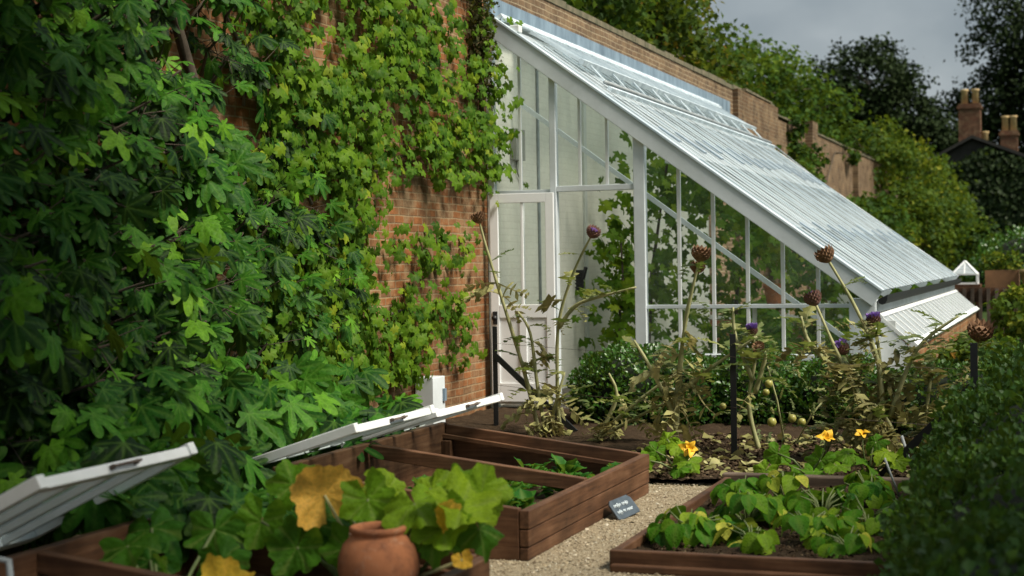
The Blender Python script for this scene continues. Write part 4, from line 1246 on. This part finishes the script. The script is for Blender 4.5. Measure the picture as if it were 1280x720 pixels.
def stemtube(pts, r0, r1):
    # smooth the polyline a little
    P = [Vector(p) for p in pts]
    out_ = []
    for i in range(len(P) - 1):
        p0 = P[max(i - 1, 0)]; p1 = P[i]; p2 = P[i + 1]; p3 = P[min(i + 2, len(P) - 1)]
        for k in range(5):
            u = k / 5
            out_.append(.5 * ((2 * p1) + (p2 - p0) * u + (2 * p0 - 5 * p1 + 4 * p2 - p3) * u * u + (3 * p1 - p0 - 3 * p2 + p3) * u ** 3))
    out_.append(P[-1])
    n = len(out_)
    return out_, [(r0 + (r1 - r0) * i / (n - 1)) * (1 + .10 * math.sin(i * 1.9)) for i in range(n)]

def cardoon(label, base, stems, fresh, dry, heads, name='cardoon'):
    """stems: polylines; fresh/dry: leaf counts along each stem; heads: (stem idx, r, colour, tuft)"""
    t = empty(name, base, label, 'plant', 'cardoons along the wires')
    fp = []; fd = []; fn = []; fs_ = []
    dp = []; dd = []; dn = []; ds = []
    for i, st in enumerate(stems):
        pts, rr_ = stemtube(st, .022, .009)
        MB().tube([tuple(p) for p in pts], rr_, 8).build('stem', M['stem_straw'], t)
        L = len(pts)
        for k in range(int(fresh[i] * 1.7)):
            j = int(rng.uniform(.25, .9) * L); p = pts[j]; a = rng.uniform(0, 6.28)
            fp.append(tuple(p)); fd.append([math.cos(a), math.sin(a) * .8, rng.uniform(.2, .9)]); fn.append([0, 0, 1]); fs_.append(rng.uniform(.14, .42) * (1.15 - .55 * j / L))
        for k in range(dry[i]):
            j = int(rng.uniform(.04, .6) * L); p = pts[j]; a = rng.uniform(0, 6.28)
            dp.append(tuple(p)); dd.append([math.cos(a), math.sin(a), rng.uniform(-.5, .5)]); dn.append([rng.normal(0, .5), rng.normal(0, .5), .7]); ds.append(rng.uniform(.18, .45))
    if fp: leaves('foliage', CARD[:3], fp, fd, fn, np.array(fs_), M['card'], t)
    if dp: o = leaves('dry_foliage', CARD[1:], dp, dd, dn, np.array(ds), M['dry'], t)
    for (i, r, c, tf) in heads:
        pts = stems[i]; d = Vector(pts[-1]) - Vector(pts[-2])
        head(t, Vector(pts[-1]) + d.normalized() * r * .5, r, d, c, tf)
    return t
B = 13.4
cardoon('tall cardoon before the white door, with brown and purplish heads', (-4.6, 13.5, .03),
        [[(-4.62, 13.5, .03), (-4.72, 13.4, .6), (-4.88, 13.25, 1.3), (-4.98, 13.15, 1.75), (-5.02, 13.1, 1.97)],
         [(-4.42, 13.5, .03), (-4.42, 13.45, .5), (-4.38, 13.4, 1.05), (-4.2, 13.3, 1.5), (-4.0, 13.2, 1.82)],
         [(-4.52, 13.4, .03), (-4.58, 13.35, .5), (-4.62, 13.3, .95), (-4.70, 13.2, 1.15)],
         [(-4.38, 13.4, 1.0), (-4.2, 13.35, 1.2), (-3.95, 13.3, 1.28), (-3.6, 13.2, 1.36)],
         [(-4.5, 13.4, .03), (-4.38, 13.3, .35), (-4.3, 13.3, .6)]],
        [3, 4, 9, 6, 4], [10, 8, 8, 0, 8], [(0, .058, 'headbrown', 0), (1, .058, 'headpurple', .02)])
cardoon('leaning cardoon stalks with straw leaves at the corner of the far cold frame', (-3.85, 13.1, .03),
        [[(-3.95, 13.1, .03), (-3.7, 13.0, .25), (-3.35, 12.95, .52), (-2.95, 12.9, .75)], [(-3.95, 13.1, .03), (-3.6, 13.05, .22), (-3.2, 12.9, .42)], [(-3.95, 13.1, .03), (-3.75, 13.05, .4), (-3.8, 13.0, .62)]],
        [3, 2, 2], [7, 6, 7], [])
cardoon('cardoon with two brown seed heads before the end panes', (-3.05, 12.3, .03),
        [[(-3.05, 12.3, .03), (-3.02, 12.3, .6), (-2.92, 12.25, 1.15), (-2.80, 12.2, 1.60)],
         [(-3.05, 12.3, .03), (-3.0, 12.3, .6), (-2.95, 12.3, 1.1), (-2.85, 12.3, 1.50)],
         [(-3.03, 12.3, .5), (-2.7, 12.25, .75), (-2.35, 12.2, .98)],
         [(-3.03, 12.3, .3), (-3.2, 12.2, .7), (-3.35, 12.2, .95)]],
        [4, 3, 6, 3], [12, 10, 6, 6], [(0, .07, 'headbrown', 0), (1, .055, 'headbrown', 0)])
cardoon('slender thistle with a violet bloom beside the plain black post', (-2.45, 12.6, .03),
        [[(-2.42, 12.6, .03), (-2.5, 12.6, .4), (-2.44, 12.6, .8), (-2.46, 12.6, .98)], [(-2.46, 12.6, .6), (-2.6, 12.6, .95), (-2.62, 12.6, 1.2)], [(-2.45, 12.6, .5), (-2.35, 12.55, .8), (-2.38, 12.5, .86)]],
        [8, 9, 4], [2, 0, 2], [(0, .04, 'headpurple', .06), (2, .045, 'headbrown', 0)], 'thistle')
cardoon('sprawling cardoon with violet thistle blooms below the glasshouse corner', (-1.6, 12.0, .03),
        [[(-1.25, 11.8, .03), (-1.5, 11.9, .5), (-1.68, 11.95, .85), (-1.86, 12.0, 1.25)],
         [(-1.35, 11.9, .3), (-1.38, 11.9, .8), (-1.55, 12.0, 1.2), (-1.76, 12.0, 1.58)],
         [(-1.45, 12.0, .4), (-1.55, 12.0, .7), (-1.64, 12.0, .87)],
         [(-1.4, 12.0, .4), (-1.38, 12.0, .8), (-1.42, 12.0, 1.08)],
         [(-1.7, 11.9, .75), (-1.9, 11.95, .95), (-1.96, 11.95, 1.15)],
         [(-1.85, 12.2, .03), (-1.7, 12.2, .35), (-1.5, 12.15, .6)],
         [(-1.3, 11.9, .4), (-1.1, 11.9, .9), (-.8, 11.9, 1.15)]],
        [6, 5, 6, 8, 4, 8, 10], [16, 14, 12, 10, 8, 14, 10],
        [(0, .062, 'headpurple', .04), (1, .068, 'headbrown', 0), (2, .048, 'headpurple', .07), (3, .05, 'headpurple', .06)])
cardoon('withered cardoon clump with hanging straw leaves by the dark hedge', (-1.15, 11.9, .03),
        [[(-1.2, 11.9, .03), (-1.3, 11.85, .35), (-1.4, 11.8, .5)], [(-1.1, 12.0, .03), (-1.05, 12.0, .4), (-1.0, 12.0, .75)], [(-1.1, 12.0, .03), (-.9, 12.1, .4), (-.75, 12.1, .7)]],
        [2, 8, 10], [20, 16, 16], [])
cardoon('single large brown seed head rising beside the hedge post', (-.70, 12.2, .03),
        [[(-.70, 12.2, .03), (-.72, 12.2, .5), (-.68, 12.1, .85), (-.66, 12.05, .98)]], [5], [8], [(0, .085, 'headbrown', 0)])
# tomato plant in front of the box hedges
t = empty('tomato_plant', (-2.3, 13.0, .03), 'sparse tomato plant with greenish yellow fruits before the box hedge', 'plant')
MB().tube([(-2.3, 13.1, .03), (-2.35, 13.05, .4), (-2.42, 13.0, .7)], [.01, .008, .005], 6).tube([(-2.2, 13.0, .03), (-2.05, 13.0, .3), (-1.95, 13, .42)], .007, 6).build('stem', M['stem_straw'], t)
n = 60
p = np.stack([rng.uniform(-2.7, -1.7, n), rng.uniform(12.9, 13.2, n), rng.uniform(.1, .7, n)], 1)
leaves('foliage', CARD[:2], p, rdir(n) + [0, -.3, -.2], rdir(n) * .4 + [0, -.3, 1], rng.uniform(.06, .14, n), M['card'], t)
for (x, y, z, r) in ((-2.40, 12.95, .55, .035), (-2.42, 12.93, .48, .03), (-2.2, 12.9, .27, .036), (-2.12, 12.9, .24, .034), (-1.93, 12.9, .2, .035), (-2.36, 12.85, .24, .04), (-2.78, 12.9, .36, .03)):
    MB().tube([(x, y, z - r), (x, y, z - r * .7), (x, y, z), (x, y, z + r * .7), (x, y, z + r * .92)], [r * .2, r * .75, r, r * .75, r * .25], 14).build('tomato', M['fruit'], t)

# ------------------------------------------------------------------ hedges
def hedge(name, label, cat, blobs, nl, size, mat, group=None, core=.86, up=.5):
    """blobs: (cx, cy, cz, rx, ry, rz, squareness)"""
    cx = np.mean([b[0] for b in blobs]); cy = np.mean([b[1] for b in blobs])
    t = empty(name, (cx, cy, 0), label, cat, group)
    mb = MB()
    pos = []; nn = []
    area = np.array([b[3] * b[5] + b[4] * b[5] + b[3] * b[4] for b in blobs]); cnt = (nl * area / area.sum()).astype(int)
    for b, c in zip(blobs, cnt):
        sq = b[6]
        d = rdir(c)
        k = (np.abs(d) ** sq).sum(1, keepdims=True) ** (-1 / sq)
        q = d * k
        lump = 1 + .07 * np.sin(q[:, :1] * 7 + b[0]) * np.sin(q[:, 1:2] * 8 + b[1] * 3) + .05 * np.sin(q[:, 2:] * 11 + q[:, :1] * 9)
        q = q * lump * rng.uniform(.88, 1.05, (c, 1))
        pos.append(q * b[3:6] + np.array(b[:3])); nn.append(unit(d / np.array(b[3:6])))
        # core
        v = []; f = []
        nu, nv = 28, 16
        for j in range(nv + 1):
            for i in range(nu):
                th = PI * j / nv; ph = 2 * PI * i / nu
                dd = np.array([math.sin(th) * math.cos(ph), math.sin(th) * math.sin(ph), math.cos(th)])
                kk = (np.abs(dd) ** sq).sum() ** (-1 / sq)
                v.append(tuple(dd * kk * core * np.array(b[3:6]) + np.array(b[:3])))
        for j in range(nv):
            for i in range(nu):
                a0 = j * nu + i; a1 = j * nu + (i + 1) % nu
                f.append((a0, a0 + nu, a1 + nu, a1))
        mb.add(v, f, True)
    pos = np.concatenate(pos); nn = np.concatenate(nn); n = len(pos)
    keep = pos[:, 2] > .01
    pos, nn = pos[keep], nn[keep]; n = len(pos)
    dirs = nn * .7 + rdir(n) * .8 + [0, 0, up]
    patch = .5 + .25 * np.sin(pos[:, 0] * 5 + pos[:, 2] * 7) * np.sin(pos[:, 1] * 4 + 1) 
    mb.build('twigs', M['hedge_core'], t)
    leaves('foliage', RH2, pos, dirs, nn + rdir(n) * .7, size * rng.uniform(.7, 1.3, n), mat, t, np.clip(patch + rng.normal(0, .22, n), 0, 1))
    return t
hedge('box_bush', 'rounded box bush in front of the open doorway', 'bush', [(-4.05, 14.75, .28,   .62, .5, .46, 2.2), (-3.5, 14.75, .25, .42, .45, .40, 2.1)], 11000, .042, M['box'], 'clipped box bushes before the glasshouse')
hedge('box_bush', 'clipped box bush below the end panes, left of the brick plinth', 'bush', [(-2.95, 14.9, .27, .60, .45, .40, 2.2)], 8000, .042, M['box'], 'clipped box bushes before the glasshouse')
hedge('box_bush', 'clipped box bush below the glasshouse corner post', 'bush', [(-2.1, 14.9, .26, .5, .45, .38, 2.2)], 6500, .042, M['box'], 'clipped box bushes before the glasshouse')
hedge('box_bush', 'dark box bush beyond the withered cardoon clump', 'bush', [(-1.0, 14.2, .2, .7, .5, .42, 2.6)], 6500, .042, M['boxdark'], 'clipped box bushes before the glasshouse')
hedge('box_hedge', 'dark leafy hedge sloping along the right side of the bean bed', 'hedge',
      [(-.13, 5.6, .06, .60, 1.6, .54, 2.4), (-.06, 7.6, .09, .74, 1.5, .60, 2.4), (-.06, 9.6, .10, .80, 1.6, .80, 2.3), (.14, 11.6, .12, .84, 1.6, .92, 2.4), (.6, 14.0, .1, 1.0, 1.9, .95, 2.5), (.9, 17, .1, 1.1, 2.2, 1.0, 2.5)], 120000, .045, M['boxdark'], None, .80)

# ------------------------------------------------------------------ trees and shrubs beyond
def tree(name, label, base, blobs, nl, size, mat, trunk_r=.15, group=None, bark='bark', clump=30, cr=.125, cat='tree', tm=None):
    t = empty(name, base, label, cat, group)
    b0 = Vector(base)
    mb = MB()
    top = Vector((np.mean([b[0] for b in blobs]), np.mean([b[1] for b in blobs]), np.mean([b[2] for b in blobs])))
    mb.tube([tuple(b0), tuple(b0 * .6 + top * .4 + Vector((trunk_r, 0, 0))), tuple(top)], [trunk_r, trunk_r * .75, trunk_r * .4], 8)
    pos = []; nn = []
    vol = np.array([b[3] * b[4] * b[5] for b in blobs]) ** .67; cnt = np.maximum(1, (nl / clump * vol / vol.sum()).astype(int))
    for b, c in zip(blobs, cnt):
        rad = np.array(b[3:6]); ce = np.array(b[:3])
        mb.tube([tuple(b0 * .5 + top * .5), tuple(Vector(ce) * .6 + top * .4), tuple(ce)], [trunk_r * .45, trunk_r * .3, trunk_r * .12], 6)
        d = rdir(c)
        lump = 1 + .22 * np.sin(d[:, :1] * 5 + b[0]) * np.sin(d[:, 2:] * 6 + b[2]) + rng.normal(0, .08, (c, 1))
        q = d * rng.uniform(.35, 1.0, (c, 1)) ** .5 * lump
        cc = q * rad + ce
        for j in range(min(c, 14)):
            mb.tube([tuple(ce), tuple(cc[j])], [trunk_r * .12, .008], 4, False)
        rc = cr * rad.mean()
        p = cc[:, None, :] + rng.normal(size=(c, clump, 3)) * [rc, rc, rc * .7]
        pos.append(p.reshape(-1, 3)); nn.append(np.repeat(d, clump, 0))
    pos = np.concatenate(pos); nn = np.concatenate(nn); n = len(pos)
    tone = np.repeat(rng.normal(.38, .3, n // clump), clump)
    mb.build('trunk', M[bark], t)
    leaves('crown', tm or RH2, pos, nn * .4 + rdir(n) + [0, 0, -.25], nn * .4 + rdir(n) * .6 + [0, 0, .6], size * rng.uniform(.7, 1.3, n), mat, t, np.clip(tone + rng.normal(0, .15, n), 0, 1))
    return t
TG = 'trees growing behind the garden wall'
tree('orchard_tree', 'olive green tree behind the wall above the near roof', (-7.6, 21, 0), [(-7.6, 20.5, 6.0, 1.3, 1.8, 1.5), (-7.5, 23.5, 5.9, 1.3, 1.9, 1.4)], 8000, .15, M['tree_b'], .14, TG)
tree('orchard_tree', 'tall olive tree with rusty tints behind the middle of the wall', (-8.2, 28, 0), [(-8.2, 27.5, 6.3, 1.6, 2.2, 1.7), (-8.6, 31.0, 6.6, 1.6, 2.2, 1.7), (-7.4, 29.5, 5.6, 1.2, 2.0, .9)], 13000, .14, M['tree_a'], .16, TG)
tree('orchard_tree', 'thin spraying tree with open twigs against the sky', (-9.2, 37, 0), [(-9.2, 35.5, 6.6, 1.0, 1.6, 1.4), (-8.9, 38.5, 6.0, 1.3, 2.0, 1.0)], 4200, .14, M['tree_a'], .12, TG, cr=.22, clump=22)
tree('orchard_tree', 'broad bushy tree over the far brick wall', (-7.9, 44, 0), [(-9.3, 42, 6.3, 1.7, 2.6, 1.4), (-9.0, 46, 6.4, 1.8, 2.6, 1.5), (-8.4, 50, 6.1, 1.7, 2.6, 1.4)], 12000, .17, M['tree_b'], .18, TG)
tree('orchard_tree', 'yellowish bush overhanging the end of the wall', (-6.2, 54, 0), [(-6.4, 52.5, 4.9, 1.4, 2.2, 1.3), (-5.6, 55, 4.2, 1.5, 2.2, 1.5), (-5.0, 57, 3.0, 1.6, 2.2, 2.0)], 9000, .17, M['tree_yel'], .16, TG)
tree('wall_shrub', 'fresh green climber on the wall just past the glasshouse', (-5.6, 31, 0), [(-5.5, 30.2, 2.6, .4, 1.2, 1.0), (-5.4, 32.5, 2.3, .5, 1.5, 1.1), (-5.6, 34.0, 2.9, .4, 1.0, 1.0)], 5200, .13, M['tree_b'], .05, 'shrubs on the far wall', cat='shrub')
tree('wall_shrub', 'tall leafy shrub on the far wall below the brick pier', (-5.2, 41, 0), [(-5.2, 39.5, 1.9, .7, 1.8, 1.2), (-5.0, 43, 2.0, .8, 2.0, 1.3)], 6500, .15, M['tree_b'], .06, 'shrubs on the far wall', cat='shrub')
tree('wall_shrub', 'yellow green shrub at the far end of the wall', (-4.2, 48, 0), [(-4.4, 47.5, 2.1, .9, 1.8, 1.7), (-3.8, 50.5, 2.0, 1.0, 2.0, 1.8)], 7500, .15, M['tree_yel'], .06, 'shrubs on the far wall', cat='shrub')
tree('wall_shrub', 'trailing climber draped over the coping of the far brick wall', (-5.7, 35.5, 0), [(-6.0, 35.4, 4.5, .35, .7, .5), (-5.75, 36.2, 3.7, .3, .9, .8), (-6.0, 44.5, 4.5, .35, .9, .4)], 1700, .12, M['tree_b'], .04, 'shrubs on the far wall', cat='shrub')
tree('wall_shrub', 'narrow green bush low at the end of the border', (-3.0, 51, 0), [(-3.0, 50.5, 1.4, .9, 1.5, 1.4)], 3500, .14, M['tree_b'], .06, 'shrubs on the far wall', cat='shrub')
# dark distant trees against the cloud
tree('distant_tree', 'round dark tree standing against the grey sky', (-10.5, 88, 0), [(-10.6, 88, 11.2, 2.8, 2.5, 2.6), (-8.8, 88, 9.4, 2.2, 2.5, 1.9), (-12.6, 88, 9.8, 1.9, 2.2, 1.7), (-7.6, 88, 8.0, 1.6, 2, 1.2), (-11, 88, 8.0, 3, 2.5, 1.8)], 20000, .24, M['tree_dark'], .35, 'dark trees far behind', 'bark_dark', cr=.13)
tree('distant_tree', 'tall dark tree filling the upper right behind the chimneys', (-1.5, 92, 0), [(-2.6, 92, 14.6, 3.2, 3, 3.0), (-1.0, 92, 11.0, 3.6, 3, 3.0), (-4.0, 92, 10.2, 2.6, 2.6, 2.0), (1.8, 92, 12, 3.2, 3, 4.0), (-5.0, 92, 8.0, 2.4, 2.4, 1.8), (-1.0, 92, 7.5, 4.5, 3, 2.5)], 30000, .24, M['tree_dark'], .4, 'dark trees far behind', 'bark_dark', cr=.13)
tree('distant_tree', 'low dark trees between the round tree and the house', (-8, 95, 0), [(-8.5, 95, 6.0, 3.2, 2.4, 2.6), (-13, 95, 6.5, 3.5, 2.4, 2.6), (-4, 95, 5.5, 3.2, 2.4, 2.4)], 14000, .24, M['tree_dark'], .3, 'dark trees far behind', 'bark_dark')
# ivy covered house with two chimneys
hs = empty('ivy_house', (-3.2, 73, 0), 'dark ivy covered house roof with two brick chimneys', 'house')
v = [(-9, 71, 0), (3.5, 71, 0), (3.5, 71, 3.4), (-4.1, 71, 6.6), (-9, 71, 4.0)]
v += [(x, 80, z) for x, _, z in v]
MB().add(v, [(0, 1, 2, 3, 4), (9, 8, 7, 6, 5), (0, 4, 9, 5), (1, 6, 7, 2)]).build('wall', M['roof_dark'], hs)
rf = MB()
for p, q in (((-4.1, 6.66), (3.9, 3.3)), ((-4.1, 6.66), (-9.4, 3.85))):
    rf.add([(p[0], 70.7, p[1]), (q[0], 70.7, q[1]), (q[0], 80.3, q[1]), (p[0], 80.3, p[1]), (p[0], 70.7, p[1] + .14), (q[0], 70.7, q[1] + .14), (q[0], 80.3, q[1] + .14), (p[0], 80.3, p[1] + .14)],
           [(3, 2, 1, 0), (4, 5, 6, 7), (0, 1, 5, 4), (1, 2, 6, 5), (2, 3, 7, 6), (3, 0, 4, 7)])
ro = rf.build('roof', M['roof_dark'], hs)
def chimney(cx, cy, w, z0, z1, pots):
    c = MB().box(cx - w / 2, cx + w / 2, cy - w / 2, cy + w / 2, z0, z1).box(cx - w / 2 - .06, cx + w / 2 + .06, cy - w / 2 - .06, cy + w / 2 + .06, z1 - .22, z1 - .1).build('chimney', M['bricktan2'], hs)
    for dx in pots:
        MB().lathe([(.0, 0), (.15, 0), (.13, .55), (.17, .58), (.17, .66), (.12, .66), (.11, .1)], (cx + dx, cy, z1), 14).build('chimney_pot', M['terracotta2'], c)
chimney(-4.25, 72, .92, 6.2, 8.25, (-.22, .24))
chimney(-2.6, 72, .72, 5.3, 7.0, (-.16, .18))
MB().lathe([(0, 0), (.15, 0), (.13, .5), (.17, .55), (.17, .62), (0, .62)], (-3.62, 72, 6.4), 14).build('chimney_pot', M['terracotta2'], hs)
n = 15000
u = rng.random(n); s = rng.random(n) ** .6
zt = 3.4 + np.minimum((u * 12.5) / 4.9 * 2.6, (12.5 - u * 12.5) / 7.6 * 3.2)
p = np.stack([-9 + 12.5 * u, 70.85 + rng.normal(0, .12, n), s * zt], 1)
o = leaves('ivy_covering', RH2, p, rdir(n) + [0, 0, -.7], rdir(n) * .5 + [0, -1, .2], rng.uniform(.15, .3, n), M['ivy'], hs)
# rounded hedge, fence, planter and small things at the far right
hedge('round_hedge', 'broad rounded green hedge beyond the fence', 'hedge', [(-.9, 47, .6, 2.0, 2.0, 1.65, 2.3), (1.4, 47, .5, 2.0, 2.0, 1.5, 2.3)], 14000, .11, M['box'], None, .9)
fn = empty('picket_fence', (-1.5, 29.5, 0), 'low brown timber fence beyond the glasshouse front', 'fence')
fb = MB()
fb.box(-2.2, -.55, 29.5, 29.56, .74, 1.0); fb.build('rail', M['wood_x'], fn)
for k in range(12):
    x = -2.15 + k * .14
    MB().box(x - .03, x + .03, 29.44, 29.497, 0, .98).build('picket', M['wood_grey'], fn)
cl = empty('handlight', (-1.9, 29.9, 1.0), 'tiny white glazed handlight with pyramid roof beyond the glasshouse', 'cloche')
ce = Vector((-1.88, 29.9, 1.06))
cm = MB()
q = [(-.22, -.22), (.22, -.22), (.22, .22), (-.22, .22)]
for i in range(4):
    a_, b_ = q[i], q[(i + 1) % 4]
    cm.bar(ce + Vector((a_[0], a_[1], .18)), ce + Vector((0, 0, .42)), .03, .03)
    cm.bar(ce + Vector((a_[0], a_[1], 0)), ce + Vector((a_[0], a_[1], .18)), .03, .03)
    cm.bar(ce + Vector((a_[0], a_[1], .18)), ce + Vector((b_[0], b_[1], .18)), .03, .03)
    cm.bar(ce + Vector((a_[0], a_[1], .01)), ce + Vector((b_[0], b_[1], .01)), .03, .03)
    m_ = ((a_[0] + b_[0]) / 2, (a_[1] + b_[1]) / 2)
    cm.bar(ce + Vector((m_[0], m_[1], .18)), ce + Vector((0, 0, .41)), .02, .02)
cm.build('frame', M['white'], cl)
mm = bpy.data.meshes.new('pane'); vv = [tuple(ce + Vector((a_, b_, .19))) for a_, b_ in q] + [tuple(ce + Vector((0, 0, .42)))]
mm.from_pydata(vv, [], [(0, 1, 4), (1, 2, 4), (2, 3, 4), (3, 0, 4)]); link('pane', mm, M['roofglass'], cl)
st = empty('plinth_table', (-1.9, 29.9, 0), 'brown timber stand under the tiny white handlight', 'stand')
MB().box(-2.2, -1.6, 29.62, 30.2, 1.0, 1.055).build('stand_top', M['wood_x'], st)
for x in (-2.15, -1.65): MB().box(x - .04, x + .04, 29.66, 29.74, 0, .998).build('leg', M['wood_z'], st)
pt = empty('planter', (-1.2, 30.5, 0), 'orange brown planter of flowers beyond the picket fence', 'planter')
MB().box(-1.55, -.95, 30.3, 30.8, .9, 1.3).build('planter_box', plain('planter_timber', (.22, .11, .05), .8, .3), pt)
MB().box(-1.5, -1.0, 30.35, 30.75, 0, .898).build('planter_stand', M['wood_z'], pt)
n = 260
leaves('foliage', RH2, np.stack([rng.uniform(-1.6, -.9, n), rng.uniform(30.3, 30.8, n), rng.uniform(1.28, 1.6, n)], 1), rdir(n) + [0, 0, .6], rdir(n) + [0, -.4, .8], rng.uniform(.06, .13, n), M['tree_yel'], pt)
t = empty('clay_pot', (-.72, 30.3, 0), 'pale clay pot standing beside the orange planter', 'pot')
MB().lathe([(0, 0), (.13, 0), (.17, .25), (.19, .25), (.19, .31), (0, .31)], (-.75, 30.3, 1.0), 16).build('pot_body', M['terracotta2'], t)
MB().box(-.9, -.6, 30.15, 30.45, 0, .998).build('pot_stand', M['wood_z'], t)
for (x, y, z, rx, nl, lab) in ((-.7, 25, .7, .5, 1500, 'bright leafy plant in the border right of the fence'), (-.2, 22.5, .75, .6, 1800, 'bright yellow green plant above the dark hedge'), (-1.15, 21, .35, .4, 1200, 'weedy green plant along the glasshouse dwarf wall'), (-1.0, 18, .4, .4, 1200, 'mixed reddish plant near the glasshouse skirt'), (.2, 28, 1.0, .7, 2000, 'leafy shrub at the far right beside the planter')):
    tree('border_plant', lab, (x, y, 0), [(x, y, z, rx, .8, z * .62)], nl, .10, M['tree_yel'] if 'bright' in lab else (M['tree_a'] if 'reddish' in lab else M['tree_b']), .02, 'border plants beyond the hedge', cat='plant', clump=20)

tree('added_shade_tree', 'unseen tree added beside the path, boughs placed to shade the fig and hedge', (4.9, 8.5, 0), [(5.9, 8.2, 5.6, 1.7, 3.6, 1.9), (4.8, 4.8, 6.2, 1.6, 1.8, 1.6), (1.2, 3.3, 7.3, 1.6, 1.3, .8), (-1.5, 5.3, 6.8, 2.2, 1.9, 1.2), (-2.4, 3.2, 5.6, 1.6, 1.4, .9)], 34000, .16, M['tree_b'], .22)  # out-of-view tree, added so its boughs darken the fig and the hedge
# ------------------------------------------------------------------ light, sky, camera
SUN_EL, SUN_AZ = R(50), Vector((.97, -.20, 0)).normalized()
w = bpy.data.worlds.new('World'); sc.world = w; w.use_nodes = True
nt = w.node_tree; nt.nodes.clear()
sky = N(nt, 'ShaderNodeTexSky', sky_type='NISHITA'); sky.sun_disc = False
sky.sun_elevation = SUN_EL; sky.sun_rotation = math.atan2(SUN_AZ.x, SUN_AZ.y)
b1 = N(nt, 'ShaderNodeBackground'); b1.inputs[1].default_value = .06
nt.links.new(sky.outputs[0], b1.inputs[0])
tc = N(nt, 'ShaderNodeTexCoord')
sp = N(nt, 'ShaderNodeSeparateXYZ'); nt.links.new(tc.outputs['Generated'], sp.inputs[0])
mp = N(nt, 'ShaderNodeMapping'); mp.inputs['Scale'].default_value = (1, 1, 1.7); nt.links.new(tc.outputs['Generated'], mp.inputs[0])
nz = noise(nt, mp.outputs[0], 4.5, 5, .5)
rp = ramp(nt, [(.35, (.13, .155, .17)), (.55, (.22, .245, .255)), (.72, (.36, .38, .385))]); nt.links.new(nz, rp.inputs[0])
# overcast sky: about three times brighter overhead than at the horizon
zr = N(nt, 'ShaderNodeMapRange'); zr.inputs['From Min'].default_value = .05; zr.inputs['From Max'].default_value = 1; zr.inputs['To Min'].default_value = 1.0; zr.inputs['To Max'].default_value = 2.1
nt.links.new(sp.outputs['Z'], zr.inputs['Value'])
b2 = N(nt, 'ShaderNodeBackground'); nt.links.new(rp.outputs[0], b2.inputs[0]); nt.links.new(zr.outputs[0], b2.inputs[1])
mx = N(nt, 'ShaderNodeMixShader'); mx.inputs[0].default_value = .85
nt.links.new(b1.outputs[0], mx.inputs[1]); nt.links.new(b2.outputs[0], mx.inputs[2])
wo = N(nt, 'ShaderNodeOutputWorld'); nt.links.new(mx.outputs[0], wo.inputs[0])
sun = bpy.data.lights.new('sun', 'SUN'); sun.energy = 3.9; sun.angle = R(20); sun.color = (1, .93, .80)
so = bpy.data.objects.new('sun', sun); col.objects.link(so)
sv_ = Vector((SUN_AZ.x * math.cos(SUN_EL), SUN_AZ.y * math.cos(SUN_EL), math.sin(SUN_EL)))
so.rotation_euler = sv_.to_track_quat('Z', 'Y').to_euler(); so.location = sv_ * 40

cam = bpy.data.cameras.new('camera'); co = bpy.data.objects.new('camera', cam); col.objects.link(co)
cam.sensor_width = 36; cam.lens = 1950 / 1280 * 36
cam.clip_end = 500; cam.clip_start = .05
co.matrix_world = Matrix.Translation((0, 0, 1.6)) @ Matrix.Rotation(R(19.8014), 4, 'Z') @ Matrix.Rotation(R(90 - .9607), 4, 'X') @ Matrix.Rotation(-R(.9126), 4, 'Z')
cam.dof.use_dof = True; cam.dof.focus_distance = 12.5; cam.dof.aperture_fstop = 2.2
sc.camera = co
sc.view_settings.view_transform = 'Standard'
try: sc.view_settings.look = 'None'
except Exception: pass
sc.view_settings.exposure = 0.63; sc.view_settings.gamma = 1
sc.render.resolution_x = 1024; sc.render.resolution_y = 576
sc.cycles.max_bounces = 10; sc.cycles.transparent_max_bounces = 16; sc.cycles.diffuse_bounces = 4
sc.cycles.use_denoising = True
